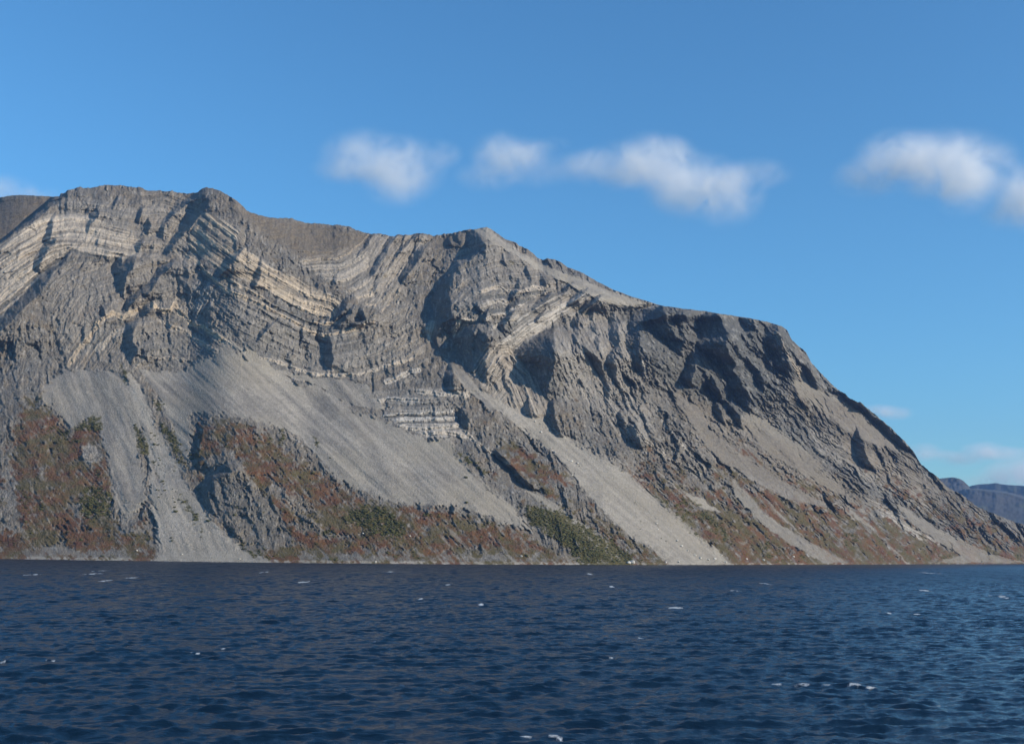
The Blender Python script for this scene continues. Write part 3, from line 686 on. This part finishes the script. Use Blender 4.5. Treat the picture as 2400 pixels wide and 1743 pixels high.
    under = [(r0 - 90, -14.0 + 0 * r0), (r0 - 25, -3.0 + 0 * r0), (r0 - 4, -.35 + 0 * r0)]
    back = []
    rt, zt = rr_[-1], Z[-1]
    for d, dz in ((25, -3), (70, -14), (200, -60), (600, -260), (1500, -700)):
        back.append((rt + d, np.maximum(zt + dz, -15)))
    UX = np.stack([hx[0] * a for a, b in under]); UY = np.stack([hy[0] * a for a, b in under]); UZ = np.stack([b for a, b in under])
    BX = np.stack([hx[-1] * a for a, b in back]); BY = np.stack([hy[-1] * a for a, b in back]); BZ = np.stack([b for a, b in back])
    def ext(A):
        return np.concatenate([np.repeat(A[:1], 3, 0), A, np.repeat(A[-1:], 5, 0)])
    X = np.concatenate([UX, X, BX]); Y = np.concatenate([UY, Y, BY]); Z = np.concatenate([UZ, Z, BZ])
    tone = np.clip(tone + fbm(qa / 16, PY / 90, 4, 255) * 1.5 + n1 * .9, -1, 1)
    st1 = fbm((ra + wx * .6) / 4.2, (PY + wy) / 13, 3, 601, .65); st2 = fbm((ra + wx * .6) / 6.5, PY / 17, 3, 607, .65)
    rk = (1 - scree) * (1 - .5 * red) * (1 - .5 * green) * (1 - .7 * earth)
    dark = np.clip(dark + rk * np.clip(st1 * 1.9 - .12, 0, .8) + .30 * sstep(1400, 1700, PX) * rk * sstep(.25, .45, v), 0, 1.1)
    light = light + rk * np.clip(st2 * 1.1 - .14, 0, .35) * (1 - .5 * quiet)
    A1 = np.stack([light, warm, scree, (tone + 1) / 2], -1)
    A2 = np.stack([red, green, dark, earth], -1)
    A1 = ext(A1); A2 = ext(A2)
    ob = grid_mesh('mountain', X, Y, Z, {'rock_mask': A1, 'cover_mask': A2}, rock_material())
    ob['kind'] = 'structure'
    ob['label'] = 'grey folded cliff mountain above pale scree and rust red heath'
    return dict(gsoft=np.clip(green_raw, 0, 1) * (1 - .6 * scree), cols=cols, PY=PY, X=X[3:3 + NV], Y=Y[3:3 + NV], Z=Z[3:3 + NV], ysh=ysh, ysky=ysky, green=green, scree=scree, NV=NV, red=red)

def rock_material():
    m = NT('mountain rock and cover')
    geo = m.n('ShaderNodeNewGeometry').outputs['Position']
    a1 = m.n('ShaderNodeAttribute', attribute_name='rock_mask')
    a2 = m.n('ShaderNodeAttribute', attribute_name='cover_mask')
    s1 = m.n('ShaderNodeSeparateColor', {0: a1.outputs['Color']}); s2 = m.n('ShaderNodeSeparateColor', {0: a2.outputs['Color']})
    light, warm, scree, tone = s1.outputs[0], s1.outputs[1], s1.outputs[2], a1.outputs['Alpha']
    red, green, dark = s2.outputs[0], s2.outputs[1], s2.outputs[2]
    nL = m.noise(geo, .006, 4, .6)
    nM = m.noise(geo, .035, 5, .65)
    nS = m.noise(geo, .16, 4, .7)
    nF = m.noise(geo, .42, 3, .7)
    # bare rock
    c = m.mix(m.rng(nM, .38, .62), (.085, .076, .062), (.200, .174, .138))
    c = m.mix(m.rng(nL, .42, .62), c, m.mix(m.rng(nS, .38, .62), (.080, .080, .077), (.178, .169, .150)))
    c = m.mix(m.rng(nF, .55, .70, 0, .75), c, (.34, .31, .26))
    c = m.mix(m.rng(nF, .44, .30, 0, .8), c, (.05, .05, .05))
    nX = m.noise(geo, 1.1, 2, .7)
    c = m.mix(m.rng(nX, .35, .65, 0, 1), m.mix(.35, c, (.04, .04, .04)), m.mix(.12, c, (.55, .5, .43)))
    lic = m.noise(geo, .011, 5, .7)
    c = m.mix(m.rng(lic, .54, .68, 0, .45), c, (.17, .125, .075))
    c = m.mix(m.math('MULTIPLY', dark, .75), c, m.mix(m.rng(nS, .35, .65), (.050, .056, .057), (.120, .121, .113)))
    # pale beds
    lc = m.mix(warm, m.mix(m.rng(nS, .3, .7), (.36, .35, .33), (.56, .54, .50)), m.mix(m.rng(nS, .3, .7), (.37, .285, .19), (.60, .48, .33)))
    lc = m.mix(m.rng(nF, .45, .3, 0, .6), lc, (.17, .145, .12))
    c = m.mix(m.math('MINIMUM', light, 1.0), c, lc)
    # scree
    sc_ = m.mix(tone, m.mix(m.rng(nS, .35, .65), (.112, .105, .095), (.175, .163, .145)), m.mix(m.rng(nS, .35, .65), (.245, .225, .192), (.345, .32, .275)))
    sc_ = m.mix(m.rng(nL, .4, .65, 0, .5), sc_, (.24, .215, .165))
    sc_ = m.mix(m.rng(nF, .6, .75, 0, .5), sc_, (.45, .43, .40))
    sc_ = m.mix(m.rng(nF, .42, .30, 0, .45), sc_, (.10, .10, .098))
    c = m.mix(scree, c, sc_)
    c = m.mix(m.math('MULTIPLY', a2.outputs['Alpha'], m.rng(nM, .3, .6, .35, .85)), c, m.mix(m.rng(nS, .35, .65), (.085, .068, .047), (.18, .145, .10)))
    # heath
    rc = m.mix(m.rng(nM, .38, .60), (.080, .027, .014), (.122, .054, .018))
    rc = m.mix(m.rng(m.noise(geo, .018, 4, .7), .43, .56, 0, .85), rc, (.070, .066, .024))
    rc = m.mix(m.rng(nS, .45, .7, 0, .5), rc, (.13, .09, .05))
    rc = m.mix(m.rng(nF, .60, .72, 0, .6), rc, (.22, .195, .17))
    c = m.mix(m.math('MULTIPLY', red, .92), c, rc)
    gc = m.mix(m.rng(nS, .35, .65), (.032, .036, .013), (.105, .085, .026))
    c = m.mix(m.math('MULTIPLY', green, .92), c, gc)
    b1 = m.n('ShaderNodeBump', {'Height': nF, 'Distance': 4.0, 'Strength': m.math('MULTIPLY_ADD', scree, -.25, .75)}).outputs[0]
    bs = m.n('ShaderNodeBsdfPrincipled', {'Base Color': c, 'Roughness': .92, 'Normal': b1})
    bs.inputs['Specular IOR Level'].default_value = .2
    o = m.n('ShaderNodeOutputMaterial', {0: bs.outputs[0]})
    return m.m

G = build_mountain()

# ------------------------------------------------------------------ far hills
def far_hill(name, label, ridge, base_y, r0, r1, shade_band, seed):
    cols = np.arange(ridge[0][0], ridge[-1][0], 2.0)
    NVv = 120
    ky = np.interp(cols, *np.array(ridge, float).T) + fbm(cols / 18, cols * 0, 3, seed) * 1.2
    v = np.linspace(0, 1, NVv)[:, None]
    PX = np.broadcast_to(cols[None, :], (NVv, len(cols)))
    PY = base_y + (ky[None, :] - base_y) * v
    hx, hy, T = hvec(PX, PY)
    r = r0 + (r1 - r0) * v ** .8
    # uneven relief over the whole slope
    r = r + fbm(PX / 40, PY / 30, 4, seed + 3) * 70 + fbm(PX / 9, PY / 9, 3, seed + 4) * 12
    if shade_band:
        yb = np.interp(cols, *np.array(shade_band, float).T)[None, :]
        t = np.clip((yb - PY) / np.maximum(yb - ky[None, :], 1), 0, 1)
        # invented shape: ridge top set back and turned left to make a shaded band
        r = r + sstep(0, .15, t) * (2950 - PX) * 3.9
    r = np.where(v < .02, r0, r)
    X, Y, Z = hx * r, hy * r, CAMH + T * r
    rt, zt = r[-1], Z[-1]
    ex = [(rt + d, np.maximum(zt - dz, -20)) for d, dz in ((120, 15), (500, 120), (1500, 700))]
    X = np.concatenate([hx[:1] * (r0 - 50), X] + [(hx[-1] * a)[None] for a, b in ex])
    Y = np.concatenate([hy[:1] * (r0 - 50), Y] + [(hy[-1] * a)[None] for a, b in ex])
    Z = np.concatenate([Z[:1] * 0 - 20, Z] + [b[None] for a, b in ex])
    m = NT('far hill ground')
    geo = m.n('ShaderNodeNewGeometry').outputs['Position']
    a = m.noise(geo, .0035, 5, .65); b = m.noise(geo, .02, 4, .6)
    c = m.mix(m.rng(a, .4, .6), (.030, .040, .042), (.048, .046, .043))
    c = m.mix(m.rng(b, .5, .7, 0, .5), c, (.075, .075, .07))
    c = m.mix(m.rng(a, .45, .35, 0, .7), c, (.08, .09, .05))
    bs = m.n('ShaderNodeBsdfPrincipled', {'Base Color': c, 'Roughness': .95})
    m.n('ShaderNodeOutputMaterial', {0: bs.outputs[0]})
    ob = grid_mesh(name, X, Y, Z, None, m.m)
    ob['kind'] = 'structure'; ob['label'] = label
    return ob
far_hill('hills', 'hazy blue ridge rising to the right beyond the mountain foot',
         [(2200,1190),(2240,1152),(2262,1142),(2290,1135),(2320,1133),(2336,1132),(2360,1136),(2400,1138),(2500,1150),(2700,1130),(2900,1160)], 1312, 6200, 8600,
         [(2200,1195),(2262,1145),(2290,1147),(2330,1151),(2370,1158),(2400,1168),(2500,1195),(2900,1210)], 301)
far_hill('hills', 'small rounded blue hill peeping out beside the mountain slope',
         [(2100,1140),(2180,1126),(2206,1121),(2222,1119),(2236,1118),(2248,1121),(2258,1127),(2270,1138),(2290,1165),(2330,1220)], 1305, 8800, 9600, None, 331)

# ------------------------------------------------------------------ water
def water_material():
    m = NT('sea water')
    geo = m.n('ShaderNodeNewGeometry').outputs['Position']
    mp = m.n('ShaderNodeMapping', {'Vector': geo, 'Scale': (.55, 1.0, 1.0)}).outputs[0]
    n1 = m.noise(mp, 1.5, 4, .62)
    n2 = m.noise(mp, .22, 4, .6)
    n3 = m.noise(mp, .05, 3, .6)
    at = m.n('ShaderNodeAttribute', attribute_name='water_mask')
    s = m.n('ShaderNodeSeparateColor', {0: at.outputs['Color']})
    foam, far = s.outputs[0], s.outputs[1]
    b1 = m.n('ShaderNodeBump', {'Height': n1, 'Distance': .2, 'Strength': 1.0}).outputs[0]
    b2 = m.n('ShaderNodeBump', {'Height': n2, 'Distance': 1.1, 'Strength': m.math('MULTIPLY', far, 1.0), 'Normal': b1}).outputs[0]
    fo = m.math('MULTIPLY', foam, m.rng(m.noise(geo, 3.0, 4, .7), .38, .56))
    c = m.mix(fo, (.003, .012, .026), (.62, .66, .68))
    bs = m.n('ShaderNodeBsdfPrincipled', {'Base Color': c, 'Roughness': m.math('ADD', m.math('MULTIPLY', fo, .6), m.math('MULTIPLY_ADD', far, .22, .1)), 'Normal': b2, 'IOR': 1.333})
    m.n('ShaderNodeOutputMaterial', {0: bs.outputs[0]})
    return m.m

FOAM = [  # photo px, py, width px along the crest
 (1585,1425,34),(1822,1603,20),(1880,1607,34),(1932,1609,16),(2004,1612,26),(2048,1614,24),(570,1482,26),(435,1572,24),(415,1546,10),(457,1534,8),(118,1546,10),(150,1448,10),
 (309,1354,14),(233,1338,8),(218,1345,12),(247,1361,14),(76,1347,8),(1050,1371,10),(986,1404,8),(1105,1435,12),(1105,1425,10),(1127,1417,10),(1434,1375,8),(1502,1495,12),(1368,1667,16),(1325,1668,14),
 (1795,1368,12),(1724,1385,14),(2166,1384,16),(2182,1343,12),(2340,1397,20),(2352,1401,8),(2284,1550,18),(2285,1470,14),(2152,1440,14),(2205,1652,10),(1300,1731,20),(1325,1733,12),(1225,1730,16),(1427,1540,14),(1290,1568,8),
 (8,1551,16),(705,1365,10),(718,1364,6),(1130,1450,8),(1212,1488,6),(915,1340,10),(880,1505,8),(620,1341,6),(1382,1345,10),(640,1558,30),(520,1520,12),(2080,1437,8),(2410,1420,12),
]
def build_water():
    az = np.radians(np.concatenate([np.linspace(-180, -46, 60)[:-1], np.linspace(-46, 46, 1600), np.linspace(46, 180, 60)[1:]]))
    rr = [4.0, 12, 24, 36, 46, 54, 60]
    while rr[-1] < 70:
        rr.append(rr[-1] + 1.0)
    while rr[-1] < 2500:
        rr.append(rr[-1] + (.42 + rr[-1] * .0012))
    rr += list(np.geomspace(2510, 16000, 70))
    rr = np.array(rr)
    A, Rr = np.meshgrid(az, rr)
    X = Rr * np.sin(A); Y = Rr * np.cos(A)
    Z = np.zeros(X.shape); DX = np.zeros(X.shape); DY = np.zeros(X.shape)
    rs = np.random.RandomState(4)
    near = rr < 2505
    xs, ys = X[near], Y[near]
    spc = (.42 + Rr[near] * .0012)
    fade = sstep(2500, 1800, Rr[near]) * sstep(math.radians(47), math.radians(43), np.abs(A[near])) * sstep(50, 70, Rr[near])
    grp = 1 + .45 * fbm(xs / 38, ys / 26, 3, 401)
    for i in range(72):
        lam = 1.1 * (8.5 / 1.1) ** rs.rand() if i % 9 else 14.0 + 8 * rs.rand()
        th = math.radians(100 + rs.randn() * 24)
        kx, ky = math.cos(th) * 2 * math.pi / lam, math.sin(th) * 2 * math.pi / lam
        a = .0102 * lam * (1.0 if lam < 6 else (.75 if lam < 12 else .38))
        f = a * sstep(1.5, 2.8, lam / spc) * fade * grp
        ph = kx * xs + ky * ys + rs.rand() * 6.283
        c, s = np.cos(ph), np.sin(ph)
        Z[near] += f * c
        DX[near] -= f * s * math.cos(th) * .5; DY[near] -= f * s * math.sin(th) * .5
    foam = np.zeros(X.shape, np.float32)
    # one long steep wave in the right foreground
    hx, hy, T = hvec(np.array([1700., 1850., 2000., 2130.]), np.array([1612., 1605., 1611., 1628.]))
    dd = CAMH / -T
    wxp, wyp = hx * dd, hy * dd
    yl = np.interp(xs, wxp, wyp)
    env = sstep(wxp[0] - 4, wxp[0] + 6, xs) * sstep(wxp[-1] + 4, wxp[-1] - 6, xs) * (.8 + .5 * fbm(xs / 5, ys * 0, 2, 431))
    Z[near] += .62 * env * np.exp(-((ys - yl) / np.where(ys < yl, .9, 2.4)) ** 2)
    zl = Z[near]
    fsum = np.zeros(xs.shape)
    fx = fbm(xs / 3.0, ys / 2.0, 3, 411)
    for (px, py, wpx) in FOAM:
        hx, hy, T = hvec(np.array([float(px)]), np.array([float(py)]))
        d = CAMH / -T[0]
        if d > 1000: d_ok = d
        cx, cy = hx[0] * d, hy[0] * d
        wm = wpx * d / F * .55
        hm = min(wm * .35, .7) if d < 500 else d * d / (F * CAMH) * 1.2
        wm = max(wm, 1.0)
        if d < 2400:
            e = ((xs - cx) / wm) ** 2 + ((ys - cy - (fx * 1.0)) / hm) ** 2
            fsum = np.maximum(fsum, sstep(1.4, .5, e + fx * 1.6))
            # the breaking crest itself
            Z[near] += .22 * np.exp(-((xs - cx) / (wm * 1.4)) ** 2 - ((ys - cy - hm * .6) / (hm * .9)) ** 2)
    foam[near] = fsum
    far = sstep(300, 1500, Rr).astype(np.float32)
    foam = np.where(np.abs(A) > .75, 0, foam)
    wm_ = np.stack([foam, far, far * 0, far * 0 + 1], -1)
    ob = grid_mesh('water', X + DX, Y + DY, Z, {'water_mask': wm_}, water_material())
    ob['kind'] = 'structure'; ob['label'] = 'dark blue choppy fjord water with small whitecaps'
    return ob
build_water()

# ------------------------------------------------------------------ points on the ground by photo position
def ground(px, py):
    i = int(np.clip(np.searchsorted(G['cols'], px), 0, len(G['cols']) - 1))
    c = G['PY'][:, i]
    j = int(np.argmin(np.abs(c - py)))
    return np.array([G['X'][j, i], G['Y'][j, i], G['Z'][j, i]])

def ico():
    import bmesh
    bm = bmesh.new(); bmesh.ops.create_icosphere(bm, subdivisions=2, radius=1.0)
    v = np.array([q.co[:] for q in bm.verts]); f = np.array([[l.index for l in p.verts] for p in bm.faces]); bm.free()
    return v, f
IV, IFc = ico()

def solid(name, V, Fc, mat, smooth=True):
    me = bpy.data.meshes.new(name)
    me.from_pydata(V.tolist(), [], Fc.tolist())
    me.polygons.foreach_set('use_smooth', np.full(len(Fc), smooth))
    me.materials.append(mat); me.update()
    return link(bpy.data.objects.new(name, me))

def leaf_mat():
    m = NT('shrub foliage')
    geo = m.n('ShaderNodeNewGeometry').outputs['Position']
    n = m.noise(geo, .35, 3, .6)
    c = m.mix(m.rng(n, .4, .62), (.026, .036, .012), (.09, .085, .022))
    bs = m.n('ShaderNodeBsdfPrincipled', {'Base Color': c, 'Roughness': .9})
    m.n('ShaderNodeOutputMaterial', {0: bs.outputs[0]}); return m.m
LEAF = leaf_mat()

# clumps of dwarf shrub filling the green patches: nobody could count these
def clump_arrays(pos, rad, seed):
    rs = np.random.RandomState(seed)
    Vs, Fs = [], []
    n = 0
    for p, r_ in zip(pos, rad):
        nz = 1 + .35 * rs.randn(len(IV))[:, None]
        v = IV * nz * np.array([r_ * 1.3, r_, r_ * (.4 + .2 * rs.rand())]) + p
        Vs.append(v); Fs.append(IFc + n); n += len(v)
    return np.concatenate(Vs), np.concatenate(Fs)
rs = np.random.RandomState(77)
gw = G['gsoft'].astype(float).copy()
gw[:6] = 0
gw = gw.ravel() ** 1.1
pk = rs.choice(gw.size, 5200, replace=False, p=gw / gw.sum())
pick = np.stack(np.unravel_index(pk, G['X'].shape), -1)
pos = np.stack([G['X'][pick[:, 0], pick[:, 1]], G['Y'][pick[:, 0], pick[:, 1]], G['Z'][pick[:, 0], pick[:, 1]] + .3], -1)
V, Fc = clump_arrays(pos, 0.6 + 1.8 * rs.rand(len(pos)) ** 3, 5)
so = solid('shrubs', V, Fc, LEAF)
so['kind'] = 'stuff'; so['label'] = 'dark green dwarf shrub cover on the lower slopes'; so['category'] = 'shrubs'

# separate dark bushes dotted on the pale fan
BUSH = [(355,1015),(362,1022),(352,1030),(360,1042),(367,1044),(357,1052),(372,1043),(369,1030),(371,1074),(365,1080),(375,1078),(362,1090),(372,1090),(381,1128),(384,1134),(378,1130),(372,1150),(378,1158),(367,1148),(372,1165),(385,1150),(404,1146),(412,1152),(408,1177),(408,1190),(410,1200),(406,1168),(400,1260),(403,1268),(470,1258),(483,1210),(486,1222),(416,1038),(422,1042),(437,1056),(445,1068),(450,1078),(773,1074),(1090,1120),(1140,1148),(1092,1178),(1420,1238),(1432,1250),(1445,1262),(1352,1245),(1550,1262),(1560,1268),(1500,1240)]
def bush_proto():
    rs = np.random.RandomState(9)
    V, Fs, n = [], [], 0
    for k in range(7):
        a = rs.rand() * 6.28; d = rs.rand() * .75
        c = np.array([math.cos(a) * d, math.sin(a) * d, .35 + .3 * rs.rand()])
        s = .42 + .25 * rs.rand()
        v = IV * (1 + .22 * rs.randn(len(IV))[:, None]) * s * np.array([1, 1, .8]) + c
        V.append(v); Fs.append(IFc + n); n += len(v)
    me = bpy.data.meshes.new('shrub')
    me.from_pydata(np.concatenate(V).tolist(), [], np.concatenate(Fs).tolist())
    me.materials.append(LEAF); me.update()
    return me
bme = bush_proto()
for (px, py) in BUSH:
    p = ground(px, py)
    o = link(bpy.data.objects.new('shrub', bme))
    o.location = p; s = 1.1 + rs.rand() ** 2 * 2.0
    o.scale = (s * 1.2, s, s); o.rotation_euler = (0, 0, rs.rand() * 6.28)
    o['category'] = 'shrub'
    if px < 520:
        w_ = 'near the narrow upper end of' if py < 1060 else ('halfway down' if py < 1185 else 'near the foot of')
        o['label'] = 'small dark green shrub ' + w_ + ' the pale scree chute at left'; o['group'] = 'shrubs ' + w_ + ' the left scree chute'
    elif px < 1200:
        o['label'] = 'small dark green shrub dotted on the broad grey scree in the centre'; o['group'] = 'shrubs on the central scree'
    else:
        o['label'] = 'small dark green shrub at the lower edge of the long pale scree right of centre'; o['group'] = 'shrubs along the right scree'

# boulders on the fans and along the shore
def boulder_proto(seed):
    rs = np.random.RandomState(seed)
    v = IV.copy()
    for k in range(9):
        n = rs.randn(3); n /= np.linalg.norm(n)
        d = .55 + .3 * rs.rand()
        h = v @ n
        v = v - np.where(h > d, h - d, 0)[:, None] * n
    v = v * np.array([1.2, .9, .75])
    m = NT('pale boulder stone')
    geo = m.n('ShaderNodeNewGeometry').outputs['Position']
    c = m.mix(m.rng(m.noise(geo, .6, 4, .6), .35, .65), (.36, .34, .30), (.60, .57, .50))
    bs = m.n('ShaderNodeBsdfPrincipled', {'Base Color': c, 'Roughness': .9})
    m.n('ShaderNodeOutputMaterial', {0: bs.outputs[0]})
    me = bpy.data.meshes.new('boulder'); me.from_pydata(v.tolist(), [], IFc.tolist()); me.materials.append(m.m); me.update()
    return me
BOUL = [(1339,1082,3.4),(1352,1086,3),(1330,1078,2),(1357,1092,2),(1293,1057,3),(1299,1061,2.2),(1290,1050,1.8),(1340,1115,2.6),(1538,1228,2.4),(1541,1241,2),(1586,1268,2.8),(1598,1280,2.6),(1612,1290,2.2),(1628,1302,2.8),(1640,1308,3),(1675,1310,3.2),(1660,1312,2.4),(1690,1302,2),(1480,1319,5.5),(1474,1320,4),(1220,1304,2.4),(1253,988,2.6),(1267,1014,3),(960,1257,2),(850,1250,1.8),(2013,1186,2.6),(1860,1305,2.6),(1790,1312,3),(1750,1310,2.4),(1700,1318,2.2),(1560,1318,2.6),(1590,1317,2.2),(880,1317,1.8),(560,1310,1.8),(320,1290,1.6),(425,1300,1.8)]
bps = [boulder_proto(s) for s in (3, 8, 14)]
for k, (px, py, s) in enumerate(BOUL):
    p = ground(px, py)
    o = link(bpy.data.objects.new('boulder', bps[k % 3]))
    o.location = p + np.array([0, 0, s * .3]); o.scale = (s, s, s); o.rotation_euler = (0, 0, k * 1.7)
    o['category'] = 'boulder'
    if s >= 5:
        o['label'] = 'largest pale boulder on the beach right of centre'
    else:
        if py < 1150: t_ = 'high on the long pale scree right of centre'
        elif py < 1300 and px > 1400: t_ = 'near the foot of the long pale scree right of centre'
        elif py >= 1300 and px > 1400: t_ = 'on the shore right of centre'
        elif px > 1900: t_ = 'on the brown slope at right'
        else: t_ = 'near the shore left of centre'
        o['label'] = 'small pale boulder ' + t_; o['group'] = 'pale boulders ' + t_

# ------------------------------------------------------------------ clouds
def cloud(label, blobs, dist, dens, group=None, seed=0):
    cx = sum(b[0] for b in blobs) / len(blobs); cy = sum(b[1] for b in blobs) / len(blobs)
    def wp(px, py, d=dist):
        hx, hy, T = hvec(np.array([float(px)]), np.array([float(py)]))
        return np.array([hx[0] * d, hy[0] * d, CAMH + T[0] * d])
    C0 = wp(cx, cy); sc_ = dist / F
    B = []
    rs = np.random.RandomState(seed + 50)
    for (px, py, rx, ry, st) in blobs:
        p = wp(px, py, dist + rs.randn() * rx * sc_ * .3)
        B.append((p - C0, rx * sc_ * 1.12, rx * sc_, ry * sc_ * 1.15, st))
    import bmesh
    bm = bmesh.new(); bmesh.ops.create_icosphere(bm, subdivisions=5, radius=1.0)
    D = np.array([q.co[:] for q in bm.verts]); Fq = [[l.index for l in p.verts] for p in bm.faces]; bm.free()
    R = max(b[1] for b in B) * .12
    rad = np.full(len(D), R)
    for (p, a, b, c, st) in B:
        S = np.array([1 / a, 1 / b, 1 / c]) / 1.5
        o_ = -p * S; d_ = D * S
        A_ = (d_ ** 2).sum(1); Bq = (d_ * o_).sum(1); Cq = (o_ ** 2).sum() - 1
        disc = Bq ** 2 - A_ * Cq
        t = np.where(disc > 0, (-Bq + np.sqrt(np.maximum(disc, 0))) / A_, 0)
        rad = np.maximum(rad, t)
    V = D * rad[:, None]
    m = NT('cloud vapour')
    tc = m.n('ShaderNodeTexCoord').outputs['Object']
    avg = sum(b[1] for b in B) / len(B)
    nz = m.n('ShaderNodeTexNoise', {'Vector': m.n('ShaderNodeVectorMath', {0: tc, 1: (seed * 913.0, 0, 0)}, operation='ADD').outputs[0], 'Scale': 1.1 / avg, 'Detail': 5.0, 'Roughness': .55, 'Distortion': .8}).outputs['Fac']
    tot = None
    for (p, a, b, c, st) in B:
        q = m.n('ShaderNodeVectorMath', {0: tc, 1: tuple(float(z) for z in p)}, operation='SUBTRACT').outputs[0]
        q = m.n('ShaderNodeVectorMath', {0: q, 1: (1 / a, 1 / b, 1 / c)}, operation='MULTIPLY').outputs[0]
        l = m.n('ShaderNodeVectorMath', {0: q}, operation='LENGTH').outputs['Value']
        f = m.math('MULTIPLY', m.n('ShaderNodeMapRange', {0: l, 1: 1.45, 2: .1, 3: 0.0, 4: 1.0}, interpolation_type='SMOOTHSTEP').outputs[0], st)
        tot = f if tot is None else m.math('ADD', tot, f)
    t2 = m.math('MULTIPLY', tot, m.rng(nz, .34, .64, 0.0, 1.8))
    t2 = m.math('MULTIPLY', t2, .62 * dens / avg)
    vol = m.n('ShaderNodeVolumePrincipled', {'Density': t2, 'Anisotropy': .0, 'Color': (1.0, 1.0, 1.0, 1)})
    m.t.links.new(vol.outputs[0], m.n('ShaderNodeOutputMaterial').inputs['Volume'])
    ob = solid('cloud', V, np.array(Fq), m.m)
    ob.location = C0
    ob['label'] = label; ob['category'] = 'cloud'
    if group: ob['group'] = group
    return ob
GRP = 'soft white clouds in a row above the mountain'
cloud('leftmost soft white cloud above the dip between the two summits', [(865,372,85,46,1),(955,392,70,55,.7),(1030,362,42,26,.7),(930,440,60,34,.5),(800,402,55,22,.5)], 6200, .9, GRP, 1)
cloud('smallest thin white cloud above the second summit', [(1180,370,62,44,.9),(1245,360,55,24,.6),(1300,338,32,12,.3),(1140,415,60,24,.35),(1260,405,75,20,.3)], 6300, .85, GRP, 2)
cloud('longest white cloud trailing down to the right over the ridge', [(1385,392,66,30,.7),(1460,385,70,38,.9),(1530,380,80,46,1.1),(1560,360,50,30,.7),(1620,435,90,55,1),(1700,460,70,55,.9),(1760,410,70,22,.7),(1470,420,60,20,.4)], 6200, .95, GRP, 3)
cloud('brightest puffy white cloud high at right', [(2110,368,75,42,1),(2200,385,85,55,1),(2270,395,70,60,.9),(2040,415,65,34,.9),(2260,450,50,40,.8),(2350,380,40,40,.3)], 6200, 1.0, GRP, 4)
cloud('white cloud cut off by the right edge of the view', [(2395,460,42,48,1),(2470,460,90,60,1),(2360,500,45,30,.5)], 6200, 1.0, GRP, 5)
cloud('pale cloud bank low over the left shoulder of the mountain', [(-60,446,110,20,.8),(20,450,70,15,.7),(95,456,50,9,.6)], 6400, .7, None, 6)
G2 = 'thin lilac clouds low over the far hills'
cloud('tiny lilac cloud just off the steep right slope', [(2062,962,34,11,.6),(2095,968,34,12,.7)], 15000, 1.0, G2, 7)
cloud('thin lilac cloud beside the slope just above the far hills', [(2165,1060,34,16,.7),(2205,1064,40,8,.4)], 15000, 1.0, G2, 8)
cloud('grey lilac cloud with a bright hump above the far ridge', [(2305,1056,36,15,1),(2350,1062,45,11,.7),(2255,1074,40,12,.7)], 15000, 1.2, G2, 9)
cloud('broad pale cloud bank resting on the far ridge at right', [(2380,1115,60,22,.9),(2440,1110,80,40,1),(2300,1128,60,12,.5)], 15000, 1.0, G2, 10)

# ------------------------------------------------------------------ haze
def haze():
    x0, x1, y0, y1, z0, z1 = -7500, 9500, -1500, 12800, -40, 1480
    V = np.array([(x, y, z) for z in (z0, z1) for y in (y0, y1) for x in (x0, x1)], float)
    Fh = np.array([(0, 2, 3, 1), (4, 5, 7, 6), (0, 1, 5, 4), (1, 3, 7, 5), (3, 2, 6, 7), (2, 0, 4, 6)])
    m = NT('thin haze')
    vol = m.n('ShaderNodeVolumePrincipled', {'Density': 3.6e-5, 'Anisotropy': .55, 'Color': (.42, .62, 1.0, 1)})
    m.t.links.new(vol.outputs[0], m.n('ShaderNodeOutputMaterial').inputs['Volume'])
    ob = solid('haze', V, Fh, m.m, False)
    ob['kind'] = 'stuff'; ob['label'] = 'thin blue haze in the air over the fjord'; ob['category'] = 'haze'
haze()
print('mountain top', G['Z'].max(), 'rows', G['X'].shape, 'rmax', np.hypot(G['X'], G['Y']).max(), flush=True)
